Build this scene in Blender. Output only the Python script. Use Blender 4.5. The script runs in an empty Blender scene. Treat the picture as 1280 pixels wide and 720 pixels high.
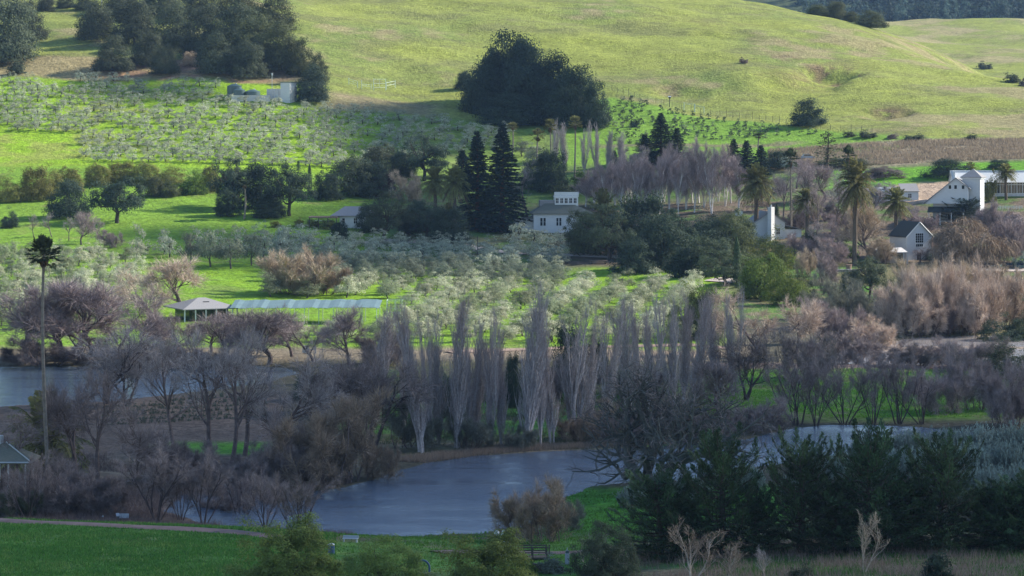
import bpy, math, random
import numpy as np
F = 3630.0      # focal length in photo pixels (1280 wide)
CZ = 45.0       # eye height above the pond
VH = 140.0      # photo row of the horizon
sc = bpy.context.scene
COL = sc.collection
R = math.radians
SUN_EL, SUN_AZ = 31.0, 20.0          # sun to the right (+x), a little behind the scene (+y)
SUN = np.array([math.cos(R(SUN_EL))*math.cos(R(SUN_AZ)), math.cos(R(SUN_EL))*math.sin(R(SUN_AZ)), math.sin(R(SUN_EL))])

# ---------------------------------------------------------------- noise
def _hash(ix, iy, seed):
    h = (ix.astype(np.int64)*374761393 + iy.astype(np.int64)*668265263 + seed*1442695041) & 0xffffffff
    h = ((h ^ (h >> 13))*1274126177) & 0xffffffff
    return ((h ^ (h >> 16)) & 0xffff)/65535.0
def vnoise(x, y, seed=0):
    x = np.asarray(x, float); y = np.asarray(y, float)
    ix = np.floor(x); iy = np.floor(y); fx = x-ix; fy = y-iy
    fx = fx*fx*(3-2*fx); fy = fy*fy*(3-2*fy)
    a = _hash(ix, iy, seed); b = _hash(ix+1, iy, seed); c = _hash(ix, iy+1, seed); d = _hash(ix+1, iy+1, seed)
    return (a*(1-fx)+b*fx)*(1-fy)+(c*(1-fx)+d*fx)*fy
def fbm(x, y, s, seed=0, o=4):
    t = 0; a = .5
    for k in range(o):
        t = t+a*(vnoise(x/s, y/s, seed+k*17)-.5); s /= 2.03; a *= .5
    return t        # about -.5 .. .5
def sst(x, a, b):
    t = np.clip((np.asarray(x, float)-a)/(b-a), 0, 1); return t*t*(3-2*t)

# ---------------------------------------------------------------- terrain heights
NEAR = [(0,39),(20,36),(100,22),(200,9.5)]
FARH = [(2000,100),(2300,117),(2700,232),(3200,300)]
PROF = {
 0:   NEAR+[(245,5.8),(288,4.75),(296,3.0),(306,.9),(330,.8),(380,1.2),(430,1.6),(470,1.2),(520,1.6),(560,2.5),(600,4),(640,6),(690,9.2),(770,15.3),(830,22),(890,30.3),(1010,56),(1035,62),(1150,89),(1400,130),(1900,120)]+FARH,
 320: NEAR+[(245,5.3),(284,4.5),(294,2.2),(306,.5),(340,.4),(380,1.0),(430,1.4),(480,1.5),(540,1.8),(600,3),(640,4.3),(690,7.3),(720,9.5),(770,13.5),(830,20),(890,29),(960,43),(1010,54),(1035,60),(1150,88),(1400,130),(1900,120)]+FARH,
 640: NEAR+[(245,4.5),(275,3.2),(300,.9),(309,.3),(350,0),(385,.4),(410,1.0),(480,1.4),(540,1.6),(600,2.6),(650,3.8),(700,5.6),(770,11),(850,19.2),(920,29.8),(960,38),(1010,48),(1100,67),(1200,91),(1400,124),(1900,120)]+FARH,
 960: NEAR+[(245,5.9),(262,5.4),(300,2.5),(335,.8),(370,.2),(420,.2),(440,.7),(482,1.9),(492,2),(505,1.2),(540,1.4),(600,2.4),(660,4.5),(720,8),(770,12.5),(850,20.5),(900,27.5),(940,34),(970,41),(1010,48.5),(1100,65),(1290,98),(1400,90),(1900,104)]+FARH,
 1120:NEAR+[(245,6.0),(262,5.5),(300,2.5),(335,.9),(370,.2),(420,.2),(440,.7),(482,1.9),(492,2),(505,1.0),(570,1.0),(580,1.6),(640,3),(700,6.5),(740,10),(780,14.5),(820,18.5),(890,28.5),(930,36),(945,39.5),(1000,46),(1100,61),(1240,82),(1400,62),(1500,68),(1900,105)]+FARH,
 1280:NEAR+[(245,6.1),(262,5.6),(300,2.7),(335,1.1),(380,.7),(420,.3),(440,.7),(482,1.9),(492,2),(505,1.0),(570,1.0),(580,1.6),(640,2.6),(700,5),(740,9),(770,14),(820,21),(890,30),(930,37),(960,41),(1050,51),(1110,54),(1200,46),(1300,48),(1400,58),(1900,105)]+FARH,
}
PROF[-900] = PROF[0]; PROF[2300] = PROF[1280]
UU = np.arange(-900, 2301, 20.0); DD = np.arange(0, 3201, 2.0)
_ks = sorted(PROF)
_tab = np.array([np.interp(DD, *zip(*PROF[k])) for k in _ks])
TAB = np.array([[0.0]]) ; TAB = np.empty((len(UU), len(DD)))
for j in range(len(DD)):
    TAB[:, j] = np.interp(UU, _ks, _tab[:, j])
def _box(a, n, axis):
    k = np.ones(n)/n; p = n//2
    pad = [(0,0),(0,0)]; pad[axis] = (p,p)
    b = np.pad(a, pad, mode='edge')
    return np.apply_along_axis(lambda r: np.convolve(r, k, 'valid'), axis, b)
TAB = _box(_box(TAB, 7, 0), 5, 0)
_s1 = _box(TAB, 3, 1); _s2 = _box(_box(TAB, 21, 1), 11, 1)
_w = sst(DD, 520, 640)[None, :]
TAB = _s1*(1-_w)+_s2*_w
def zbase(x, y):
    d = np.clip(y, 1.0, 3199); u = 640+F*np.asarray(x)/np.maximum(d, 60)
    a = np.clip((u+900)/20.0, 0, len(UU)-1.001); b = np.clip(d/2.0, 0, len(DD)-1.001)
    i = a.astype(int); j = b.astype(int); fa = a-i; fb = b-j
    return (TAB[i,j]*(1-fa)+TAB[i+1,j]*fa)*(1-fb)+(TAB[i,j+1]*(1-fa)+TAB[i+1,j+1]*fa)*fb

def at(u, v, z):                      # photo pixel on the level z -> x, y
    d = F*(CZ-z)/(v-VH); return ((u-640)*d/F, d)
POND_Z, LAKE_Z = 0.0, 1.0
POND = [at(u,v,POND_Z) for u,v in [(225,618),(290,622),(340,619),(400,613),(440,606),(490,592),(535,579),(600,570),(680,564),(760,561),(850,556),(930,549),(985,536),(1040,531),(1110,532),(1160,535),(1215,541),(1215,553),(1120,560),(1020,572),(930,586),(850,600),(775,603),(735,609),(705,622),(690,640),(660,658),(600,668),(520,671),(430,669),(340,662),(250,654),(205,640)]]
LAKE_L = [at(u,v,LAKE_Z) for u,v in [(-250,470),(-120,462),(0,459),(90,458),(200,458),(300,457),(360,460),(372,468),(345,475),(300,484),(230,492),(130,502),(50,506),(-60,512),(-250,515)]]
LAKE_R = [at(u,v,LAKE_Z) for u,v in [(1012,453),(1030,447),(1060,437),(1110,428),(1160,421),(1230,419),(1330,420),(1500,424),(1500,452),(1330,454),(1180,456),(1080,456)]]
def sdist(px, py, poly):
    P = np.array(poly); d = np.full(px.shape, 1e9); ins = np.zeros(px.shape, bool)
    for k in range(len(P)):
        ax, ay = P[k]; bx, by = P[(k+1) % len(P)]
        ex, ey = bx-ax, by-ay
        t = np.clip(((px-ax)*ex+(py-ay)*ey)/(ex*ex+ey*ey), 0, 1)
        d = np.minimum(d, np.hypot(px-ax-t*ex, py-ay-t*ey))
        c = ((ay > py) != (by > py)) & (px < (bx-ax)*(py-ay)/(by-ay+1e-12)+ax)
        ins ^= c
    return np.where(ins, -d, d)
SCARS = ((1042,1078,34,13,-.5,4.5),(1000,1056,50,18,.2,2.4),(1112,1003,30,9,-.35,2.6),(850,1040,30,10,-.3,1.8),(1080,985,46,9,0,.8),(890,1150,70,16,.2,1.2),(700,1120,80,18,-.2,1.0),(520,1090,70,14,.1,.9))
def zf(x, y):
    x = np.atleast_1d(np.asarray(x, float)); y = np.atleast_1d(np.asarray(y, float))
    z = zbase(x, y)
    u = 640+F*x/np.maximum(y, 60)
    far = sst(y, 930, 1010)
    z = z+far*(fbm(x*.8+y*.35, y*.6-x*.2, 60, 3, 3)*11+fbm(x, y, 16, 9, 3)*1.3)
    z = z+(1-far)*sst(y, 540, 700)*fbm(x, y, 45, 5)*1.6
    z = z+fbm(x, y, 9, 21, 3)*.35*sst(y, 200, 240)
    # a slipped bowl with a steep head on the big hill, and small scars
    un = u+fbm(x, y, 14, 61, 3)*26; yn = y+fbm(x, y, 14, 62, 3)*22
    for (uu, dd, su, sd, th, dep) in SCARS:
        a = (un-uu)/su; b = (yn-dd)/sd; p = a*math.cos(th)+b*math.sin(th); q = -a*math.sin(th)+b*math.cos(th)
        z = z-dep*np.exp(-(p*p)**2)*np.where(q > 0, np.exp(-(q*2.4)**2), np.exp(-(q*.8)**2))
    m = (y > 290) & (y < 620)
    if m.any():
        xm, ym, zm = x[m], y[m], z[m]
        for poly, lv in ((POND, POND_Z), (LAKE_L, LAKE_Z), (LAKE_R, LAKE_Z)):
            s = sdist(xm, ym, poly)
            s = s+fbm(xm, ym, 7, 31, 3)*2.2
            bank = np.maximum(lv+.12+np.clip(s, 0, 6)*.05, zm)
            out = (lv+.1)*(1-sst(s, 0, 9))+bank*sst(s, 0, 9)
            zm = np.where(s > 0, np.where(s < 14, out, zm), lv-np.minimum(-s*.3, 1.3)-.02)
        z[m] = zm
    return z
def zg(x, y): return float(zf(x, y)[0])
_cache = {}
def ground(u, v, dmin=232, dmax=2700):
    """world point of the ground seen at photo pixel (u, v)"""
    k = (round(u), dmin, dmax)
    if k not in _cache:
        d = np.arange(dmin, dmax, .5); x = (k[0]-640)/F*d
        _cache[k] = (d, VH+F*(CZ-zf(x, d))/d)
    d, rows = _cache[k]
    i = np.argmax(rows <= v)
    if rows[i] > v: i = int(np.argmin(rows))
    dd = float(d[i]); x = (u-640)/F*dd
    return x, dd, zg(x, dd)

# ---------------------------------------------------------------- mesh helpers
class Geo:
    def __init__(s): s.v = []; s.q = []; s.t = []; s.a = []; s.n = 0; s.mq = []; s.mt = []
    def add(s, v, q=None, t=None, tint=None, mat=0):
        v = np.asarray(v, float).reshape(-1, 3)
        if q is not None and len(q):
            q = np.asarray(q, np.int64); s.q.append(q+s.n); s.mq.append(np.full(len(q), mat, np.int32))
        if t is not None and len(t):
            t = np.asarray(t, np.int64); s.t.append(t+s.n); s.mt.append(np.full(len(t), mat, np.int32))
        s.v.append(v); s.n += len(v)
        s.a.append(np.full(len(v), 1.0) if tint is None else np.broadcast_to(np.asarray(tint, float), (len(v),)))
        return s
    def arrays(s):
        V = np.concatenate(s.v); A = np.concatenate(s.a)
        Q = np.concatenate(s.q) if s.q else np.zeros((0,4), np.int64)
        T = np.concatenate(s.t) if s.t else np.zeros((0,3), np.int64)
        MQ = np.concatenate(s.mq) if s.mq else np.zeros(0, np.int32)
        MT = np.concatenate(s.mt) if s.mt else np.zeros(0, np.int32)
        return V, Q, T, A, MQ, MT
    def join(s, g, M=None, mul=1.0, mat=None):
        V, Q, T, A, MQ, MT = g
        if M is not None: V = V@M[:3,:3].T+M[:3,3]
        s.add(V, tint=A*mul); k = s.n-len(V)
        if len(Q): s.q.append(Q+k); s.mq.append(MQ if mat is None else np.full(len(Q), mat, np.int32))
        if len(T): s.t.append(T+k); s.mt.append(MT if mat is None else np.full(len(T), mat, np.int32))
    def mesh(s, name, mats, smooth=False):
        V, Q, T, A, MQ, MT = s.arrays()
        me = bpy.data.meshes.new(name)
        me.vertices.add(len(V)); me.vertices.foreach_set('co', V.astype(np.float32).ravel())
        nl = len(Q)*4+len(T)*3
        me.loops.add(nl); me.loops.foreach_set('vertex_index', np.concatenate([Q.ravel(), T.ravel()]).astype(np.int32))
        me.polygons.add(len(Q)+len(T))
        st = np.concatenate([np.arange(len(Q))*4, len(Q)*4+np.arange(len(T))*3]).astype(np.int32)
        me.polygons.foreach_set('loop_start', st)
        me.polygons.foreach_set('material_index', np.concatenate([MQ, MT]).astype(np.int32))
        me.polygons.foreach_set('use_smooth', np.full(len(Q)+len(T), bool(smooth)))
        at_ = me.attributes.new('tint', 'FLOAT', 'POINT'); at_.data.foreach_set('value', A.astype(np.float32))
        for m in (mats if isinstance(mats, (list, tuple)) else [mats]): me.materials.append(m)
        me.update(calc_edges=True)
        return me
def norm(a): return a/np.maximum(np.linalg.norm(a, axis=-1, keepdims=True), 1e-9)
def link(name, me, parent=None, col=None):
    o = bpy.data.objects.new(name, me); COL.objects.link(o)
    if parent is not None: o.parent = parent
    if col is not None: o.color = (*col, 1)
    return o
def tag(o, label=None, cat=None, group=None, kind=None):
    if label: o['label'] = label
    if cat: o['category'] = cat
    if group: o['group'] = group
    if kind: o['kind'] = kind
    return o
def empty(name, loc, rz=0, label=None, cat=None, group=None):
    o = bpy.data.objects.new(name, None); COL.objects.link(o); o.location = loc; o.rotation_euler.z = rz
    o.empty_display_size = .3
    return tag(o, label, cat, group)

# ---------------------------------------------------------------- materials
class NT:
    def __init__(s, name):
        s.m = bpy.data.materials.new(name); s.m.use_nodes = True; s.t = s.m.node_tree; s.t.nodes.clear()
        s.out = s.n('ShaderNodeOutputMaterial')
    def n(s, typ, **kw):
        o = s.t.nodes.new(typ)
        for k, v in kw.items():
            if hasattr(o, k) and k not in ('Scale',): setattr(o, k, v)
        return o
    def l(s, a, b): s.t.links.new(a, b)
    def math(s, op, a, b=None):
        o = s.n('ShaderNodeMath', operation=op)
        for i, x in enumerate((a, b)):
            if x is None: continue
            if isinstance(x, (int, float)): o.inputs[i].default_value = x
            else: s.l(x, o.inputs[i])
        return o.outputs[0]
    def mul(s, colsock, fac):
        o = s.n('ShaderNodeVectorMath', operation='SCALE'); s.l(colsock, o.inputs[0])
        if isinstance(fac, (int, float)): o.inputs['Scale'].default_value = fac
        else: s.l(fac, o.inputs['Scale'])
        return o.outputs[0]
    def noise(s, scale, detail=3, vec=None, rough=.6):
        o = s.n('ShaderNodeTexNoise'); o.inputs['Scale'].default_value = scale; o.inputs['Detail'].default_value = detail; o.inputs['Roughness'].default_value = rough
        if vec is not None: s.l(vec, o.inputs['Vector'])
        return o.outputs['Fac']
    def rng(s, sock, a, b, c, d):
        o = s.n('ShaderNodeMapRange'); s.l(sock, o.inputs[0])
        for i, x in enumerate((a, b, c, d)): o.inputs[i+1].default_value = x
        return o.outputs[0]
    def mix(s, fac, a, b):
        o = s.n('ShaderNodeMix', data_type='RGBA')
        if isinstance(fac, (int, float)): o.inputs[0].default_value = fac
        else: s.l(fac, o.inputs[0])
        for i, x in ((6, a), (7, b)):
            if isinstance(x, tuple): o.inputs[i].default_value = (*x, 1)
            else: s.l(x, o.inputs[i])
        return o.outputs[2]
    def pr(s, base, rough=.8, spec=.3, metal=0):
        p = s.n('ShaderNodeBsdfPrincipled')
        if isinstance(base, tuple): p.inputs['Base Color'].default_value = (*base, 1)
        else: s.l(base, p.inputs['Base Color'])
        p.inputs['Roughness'].default_value = rough; p.inputs['Specular IOR Level'].default_value = spec; p.inputs['Metallic'].default_value = metal
        return p
    def bump(s, h, dist, strength, p):
        b = s.n('ShaderNodeBump'); b.inputs['Strength'].default_value = strength; b.inputs['Distance'].default_value = dist
        s.l(h, b.inputs['Height']); s.l(b.outputs[0], p.inputs['Normal'])
    def done(s, sh): s.l(sh, s.out.inputs['Surface']); return s.m
def mat_leaf(name, transl=.38, rough=.7, spec=.10):
    t = NT(name)
    oi = t.n('ShaderNodeObjectInfo'); at_ = t.n('ShaderNodeAttribute', attribute_name='tint')
    h = t.n('ShaderNodeHueSaturation'); t.l(oi.outputs['Color'], h.inputs['Color'])
    t.l(t.rng(oi.outputs['Random'], 0, 1, .485, .515), h.inputs['Hue'])
    f = t.math('MULTIPLY', at_.outputs['Fac'], t.rng(oi.outputs['Random'], 0, 1, .85, 1.15))
    c = t.mul(h.outputs[0], f)
    p = t.pr(c, rough, spec)
    tr = t.n('ShaderNodeBsdfTranslucent'); t.l(t.mul(c, 1.15), tr.inputs['Color'])
    mx = t.n('ShaderNodeMixShader'); mx.inputs[0].default_value = transl
    t.l(p.outputs[0], mx.inputs[1]); t.l(tr.outputs[0], mx.inputs[2])
    return t.done(mx.outputs[0])
def mat_bark(name):
    t = NT(name)
    oi = t.n('ShaderNodeObjectInfo'); at_ = t.n('ShaderNodeAttribute', attribute_name='tint')
    tc = t.n('ShaderNodeTexCoord')
    n = t.noise(3.0, 4, tc.outputs['Object'])
    f = t.math('MULTIPLY', at_.outputs['Fac'], t.rng(n, .3, .7, .65, 1.35))
    return t.done(t.pr(t.mul(oi.outputs['Color'], f), .9, .15).outputs[0])
def mat_twig(name):
    t = NT(name)
    oi = t.n('ShaderNodeObjectInfo'); at_ = t.n('ShaderNodeAttribute', attribute_name='tint')
    return t.done(t.pr(t.mul(oi.outputs['Color'], at_.outputs['Fac']), .8, .2).outputs[0])
def mat_plain(name, col, rough=.7, spec=.3, var=.18, scale=1.5, metal=0, stretch=(1,1,1)):
    t = NT(name); tc = t.n('ShaderNodeTexCoord')
    mp = t.n('ShaderNodeMapping'); mp.inputs['Scale'].default_value = stretch; t.l(tc.outputs['Object'], mp.inputs['Vector'])
    n = t.noise(scale, 5, mp.outputs[0])
    rgb = t.n('ShaderNodeRGB'); rgb.outputs[0].default_value = (*col, 1)
    return t.done(t.pr(t.mul(rgb.outputs[0], t.rng(n, .25, .75, 1-var, 1+var)), rough, spec, metal).outputs[0])
M_LEAF = mat_leaf('leaf'); M_BARK = mat_bark('bark'); M_TWIG = mat_twig('twig'); M_NEEDLE = mat_leaf('needle', .15, .7, .12)
HAZE_D = .00004
# ---------------------------------------------------------------- ground sheet
def build_ground():
    us = np.concatenate([np.arange(-760, -60, 26), np.arange(-60, 1340, 4.5), np.arange(1340, 2060, 26)])
    ds = np.concatenate([np.arange(20, 220, 6), np.arange(220, 335, .9), np.arange(335, 580, 1.05), np.arange(580, 1010, 1.4), np.arange(1010, 1320, 2.0), np.arange(1320, 1950, 8), np.arange(1950, 3190, 25)])
    U, D = np.meshgrid(us, ds)
    X = (U-640)/F*np.maximum(D, 200)
    z = zf(X.ravel(), D.ravel())
    V = np.stack([X.ravel(), D.ravel(), z], 1)
    nu, nd = len(us), len(ds)
    i = (np.arange(nd-1)[:, None]*nu+np.arange(nu-1)[None, :]).ravel()
    Q = np.stack([i, i+1, i+nu+1, i+nu], 1)
    g = Geo(); g.add(V, Q)
    x, d = V[:,0], V[:,1]; u = 640+F*x/np.maximum(d, 200)
    n8 = fbm(x, d, 8, 41); n30 = fbm(x, d, 34, 42); n3 = fbm(x, d, 3, 43, 2)
    C = np.empty((len(V), 3)); C[:] = (.075, .07, .05)
    def mixc(m, c):
        m = np.clip(m, 0, 1)[:, None]; C[:] = C*(1-m)+np.array(c)*m
    def band(t, a, b, f): return sst(t, a-f, a+f)*(1-sst(t, b-f, b+f))
    uj = u+n8*18+n30*20; dj = d+n8*10+n30*8
    nz = lambda th, w=.12: sst(n8+n30*.6+n3*.3, th-w, th+w)
    GR, GD, DRY, DIRT, LIT = (.185,.315,.018), (.065,.175,.022), (.27,.23,.13), (.20,.135,.095), (.10,.078,.07)
    # foreground field
    fg = 1-sst(d, 292, 300)
    mixc(fg, (.068,.165,.032)); mixc(fg*nz(.05)*.55, (.05,.14,.025)); mixc(fg*sst(fbm(x*.4, d, 3.0, 91, 3), .02, .2)*.7, (.12,.20,.045)); mixc(fg*sst(fbm(x*.35, d, 4.0, 92, 3), .05, .25)*.6, (.04,.10,.025)); mixc(fg*nz(.26)*.5, (.13,.12,.07))
    mixc(fg*sst(uj, 330, 420)*(1-sst(uj, 560, 600))*nz(.0)*.6, (.13,.105,.08))
    mixc(sst(uj, 720, 800)*(1-sst(d, 300, 330))*.85*nz(.05), (.19,.155,.12))
    # low shore between the field and the pond
    mixc(band(dj, 300, 345, 6)*band(uj, 690, 1000, 20), (.07,.22,.025))
    mixc(band(dj, 306, 345, 4)*(1-sst(uj, 250, 300)), LIT)
    # flats left of the pond
    lf = band(dj, 345, 450, 8)*(1-sst(uj, 340, 380))
    mixc(lf, (.115,.088,.075)); mixc(lf*band(d, 374, 386, 3)*band(uj, 190, 345, 10), (.07,.22,.02))
    mixc(band(dj, 350, 372, 4)*(1-sst(uj, 190, 260))*.7, (.22,.18,.13))
    # far bank of the pond, centre: leaf litter and green patches
    cb = band(dj, 382, 520, 8)*band(uj, 430, 900, 30)
    mixc(cb, (.10,.095,.05)); mixc(cb*nz(.02)*(1-sst(d, 430, 480)*.6), (.06,.17,.025)); mixc(cb*band(d, 380, 390, 3)*.8, (.22,.17,.13))
    # levee slope, right
    lv = band(d, 422, 488, 5)*sst(uj, 900, 940)
    mixc(lv, (.11,.22,.03)); mixc(lv*nz(.06)*.75, (.13,.125,.065))
    mixc(band(d, 487, 506, 2)*sst(uj, 860, 900), (.16,.125,.10))
    mixc(band(dj, 506, 545, 6)*(1-sst(uj, 930, 960)), (.17,.14,.10))
    mixc(band(dj, 515, 545, 5)*band(uj, 560, 900, 30)*.8, (.25,.19,.14))
    mixc(band(dj, 566, 600, 5)*sst(uj, 1010, 1050), (.25,.22,.12))
    # valley orchard grass
    vo = band(dj, 536, 715, 6)*(1-sst(uj, 880, 930))
    mixc(vo, GR); mixc(vo*nz(.18)*.5, (.2,.19,.08)); mixc(vo*nz(-.12, .2)*.35, GD)
    mixc(band(dj, 600, 760, 10)*sst(uj, 900, 960), (.13,.12,.06)); mixc(band(dj, 600, 760, 10)*sst(uj, 900, 960)*nz(.06), GD)
    # house band
    hb = band(dj, 712, 905, 10)
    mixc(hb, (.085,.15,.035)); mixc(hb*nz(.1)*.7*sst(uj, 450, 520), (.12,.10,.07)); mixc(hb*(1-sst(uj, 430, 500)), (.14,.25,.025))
    mixc(band(dj, 690, 880, 8)*(1-sst(uj, 430, 500))*nz(.2)*.6, (.22,.19,.09))
    mixc(hb*sst(uj, 640, 720)*(1-sst(d, 835, 850)), (.13,.10,.075)); mixc(hb*sst(uj, 640, 720)*(1-sst(d, 835, 850))*nz(.12), (.08,.14,.035))
    # hillside orchard and sapling terraces
    ho = band(dj, 880, 1010, 6)*(1-sst(uj, 640, 700))
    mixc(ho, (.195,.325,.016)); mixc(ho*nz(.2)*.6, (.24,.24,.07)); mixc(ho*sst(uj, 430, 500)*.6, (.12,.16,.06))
    mixc(band(dj, 905, 1050, 6)*band(uj, 690, 1180, 25), (.135,.25,.03)); mixc(band(d, 936+n8*6, 941+n8*6, 1.5)*band(uj, 740, 1000, 20)*.7, (.19,.13,.11))
    mixc(band(d, 884+(u-960)*.02, 930+(u-960)*.01, 4)*sst(uj, 955, 1010)*(1-.6*nz(.02)), (.215,.18,.125))
    mixc(band(dj, 855, 886, 3)*sst(uj, 1000, 1060), (.11,.27,.02)); mixc(band(dj, 820, 856, 3)*band(uj, 1120, 1200, 8), (.36,.27,.20))
    # cut bank above the orchard, left
    bk = band(dj, 1010, 1040, 3)*(1-sst(uj, 300, 385))
    mixc(bk, (.24,.20,.10)); mixc(bk*nz(.0)*sst(uj, 90, 200), (.25,.15,.10))
    # the big grass hill
    dh = np.interp(u, [600,650,700,765,840,900,1000,1090,1180], [978,985,1012,1033,1003,988,965,945,932])
    hl = np.clip(sst(d+n8*5-dh, -4, 4)*(1-bk)+sst(dj, 1038, 1046), 0, 1)*(1-(1-sst(dj, 1030, 1050))*(1-sst(uj, 360, 430)))
    st = fbm(x*.35, d, 9, 77, 4)                                    # contour-like terracettes
    mixc(hl, (.195,.225,.052)); mixc(hl*sst(n30, -.02, .22)*.7, (.125,.175,.042)); mixc(hl*sst(st+n8*.4, .0, .16)*.65, (.14,.145,.055))
    mixc(hl*sst(n30+n8*.5+.12*sst(u, 900, 1100), .12, .3)*.7, (.27,.22,.12)); mixc(hl*sst(-n30, .02, .2)*.6, (.225,.255,.048))
    mixc(hl*band(d, 966, 1004, 6)*band(uj, 380, 540, 20)*.7, (.22,.17,.11))
    for (uu, dd, su, sd, w) in ((1040,1083,26,8,1.3),(1060,1070,20,8,1.3),(1005,1066,46,16,.55),(1112,1006,28,6,.9),(1135,998,26,4,.7),(850,1046,26,7,.5),(1000,1100,70,10,.5),(890,1180,60,14,.3),(1090,985,44,8,.4)):
        q = ((uj-uu)/su)**2+((d-dd)/sd)**2
        mixc(hl*np.exp(-q)*w*sst(n3+n8, -.15, .1), (.13,.085,.055))
    mixc(sst(d, 1380, 1420)*(1-sst(d, 1950, 2050))*sst(n30, .0, .2)*.6, (.28,.25,.12))
    mixc(sst(d, 1960, 2050), (.05,.07,.03))
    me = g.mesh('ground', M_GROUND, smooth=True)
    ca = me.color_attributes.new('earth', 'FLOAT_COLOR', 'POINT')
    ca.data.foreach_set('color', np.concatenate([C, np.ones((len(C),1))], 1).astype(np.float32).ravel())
    return tag(link('ground', me), kind='structure')
def ground_mat():
    t = NT('ground'); a = t.n('ShaderNodeAttribute', attribute_name='earth'); gm = t.n('ShaderNodeNewGeometry')
    n1 = t.noise(.9, 5, gm.outputs['Position'], .65); n2 = t.noise(.12, 4, gm.outputs['Position']); n4 = t.noise(5.0, 3, gm.outputs['Position'])
    n3 = t.noise(.33, 3, gm.outputs['Position'], .6)
    f = t.math('MULTIPLY', t.rng(n1, .3, .7, .6, 1.4), t.rng(n2, .3, .7, .85, 1.15)); f = t.math('MULTIPLY', f, t.rng(n3, .3, .7, .8, 1.2))
    c = t.mul(a.outputs['Color'], f)
    c = t.mix(t.rng(n4, .5, .75, 0, .35), c, (.16,.13,.08))
    p = t.pr(c, .95, .08)
    t.bump(n1, 1.0, .8, p)
    return t.done(p.outputs[0])
M_GROUND = ground_mat()
build_ground()

def water(name, poly, z, col, wscale):
    t = NT(name); gm = t.n('ShaderNodeNewGeometry')
    mp = t.n('ShaderNodeMapping'); mp.inputs['Scale'].default_value = (.6, 1.0, 1); t.l(gm.outputs['Position'], mp.inputs['Vector'])
    n1 = t.noise(wscale, 4, mp.outputs[0], .62)
    m2 = t.n('ShaderNodeMapping'); m2.inputs['Scale'].default_value = (.05, .22, 1); t.l(gm.outputs['Position'], m2.inputs['Vector'])
    n2 = t.noise(1.0, 4, m2.outputs[0], .65)
    p = t.pr(col, .08, .5); p.inputs['IOR'].default_value = 1.6
    b = t.n('ShaderNodeBump'); b.inputs['Distance'].default_value = .36
    t.l(t.rng(n2, .38, .62, .25, 1.0), b.inputs['Strength']); t.l(n1, b.inputs['Height']); t.l(b.outputs[0], p.inputs['Normal'])
    m = t.done(p.outputs[0])
    P = np.array(poly); c = P.mean(0)
    # outset a little so that the carved bank meets it
    nx = np.roll(P, -1, 0)-np.roll(P, 1, 0); nrm = norm(np.stack([nx[:,1], -nx[:,0]], 1))
    a = np.sum(P[:,0]*np.roll(P[:,1], -1)-np.roll(P[:,0], -1)*P[:,1])
    P = P+nrm*(3.0 if a > 0 else -3.0)
    import bmesh
    bm = bmesh.new(); vs = [bm.verts.new((x, y, z)) for x, y in P]
    f = bm.faces.new(vs); f.normal_update()
    if f.normal.z < 0: f.normal_flip()
    me = bpy.data.meshes.new(name); bm.to_mesh(me); bm.free(); me.materials.append(m)
    return tag(link(name, me), kind='structure')
water('pond_water', POND, POND_Z, (.085,.12,.178), 1.6)  # blue base colour stands in for the reflected sky
water('lake_water', LAKE_L, LAKE_Z, (.055,.08,.12), 1.6)  # reflected sky blue painted into the base here too, darker
water('reservoir_water', LAKE_R, LAKE_Z, (.30,.27,.265), 1.3)  # pale base: muddy water plus painted reflection

def ribbon(name, pts, w, mat, lift=.07, step=1.5, lev=None):
    """a path laid on the ground: pts are photo pixels on the ground, w metres wide"""
    P = [np.array(ground(u, v)[:2] if lev is None else at(u, v, lev)) for u, v in pts]
    Q = []
    for a, b in zip(P, P[1:]):
        n = max(2, int(np.linalg.norm(b-a)/step))
        Q += [a+(b-a)*k/n for k in range(n)]
    Q.append(P[-1]); Q = np.array(Q)
    for _ in range(6): Q[1:-1] = (Q[:-2]+2*Q[1:-1]+Q[2:])/4
    T = norm(np.gradient(Q, axis=0)); N = np.stack([-T[:,1], T[:,0]], 1)
    K = 7; rows = []
    for k in range(K):
        s = (k/(K-1)-.5)*w*(1+.25*fbm(Q[:,0], Q[:,1], 5, 90+k, 2))
        X = Q+N*s[:, None]
        rows.append(np.stack([X[:,0], X[:,1], (zf(X[:,0], X[:,1]) if lev is None else np.full(len(X), lev))+lift-(.1 if k in (0, K-1) else 0)], 1))
    V = np.stack(rows, 1).reshape(-1, 3); n = len(Q)
    i = (np.arange(n-1)[:, None]*K+np.arange(K-1)[None, :]).ravel()
    g = Geo(); g.add(V, np.stack([i, i+1, i+K+1, i+K], 1))
    return tag(link(name, g.mesh(name, mat, True)), kind='structure')
M_TRACK = mat_plain('track_earth', (.16,.115,.11), .95, .1, .3, .6)
M_GRAVEL = mat_plain('pale_gravel', (.42,.36,.32), .95, .1, .2, .5)
ribbon('dirt_path', [(-160,646),(0,652),(160,659),(310,667),(345,672)], 3.0, M_TRACK, .12)
ribbon('gravel_road', [(452,305),(500,301),(560,304),(600,312),(660,318),(760,321),(830,326)], 5, M_GRAVEL, .3)
ribbon('orchard_track', [(560,441),(660,437),(760,434),(860,431),(920,437)], 4.5, mat_plain('orchard_earth', (.26,.19,.15), .95, .1, .25, .4), .2)
ribbon('levee_road', [(860,456),(960,456),(1060,458),(1150,459),(1300,459),(1420,460)], 3.5, M_TRACK, .15)
ribbon('gravel_drive', [(890,350),(920,352),(955,357)], 7, M_GRAVEL, .3)
ribbon('car_park', [(1215,338),(1290,337),(1400,336)], 7, M_GRAVEL, .3)
M_MUD = mat_plain('wet_mud', (.20,.155,.12), .7, .3, .25, .4)
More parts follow.
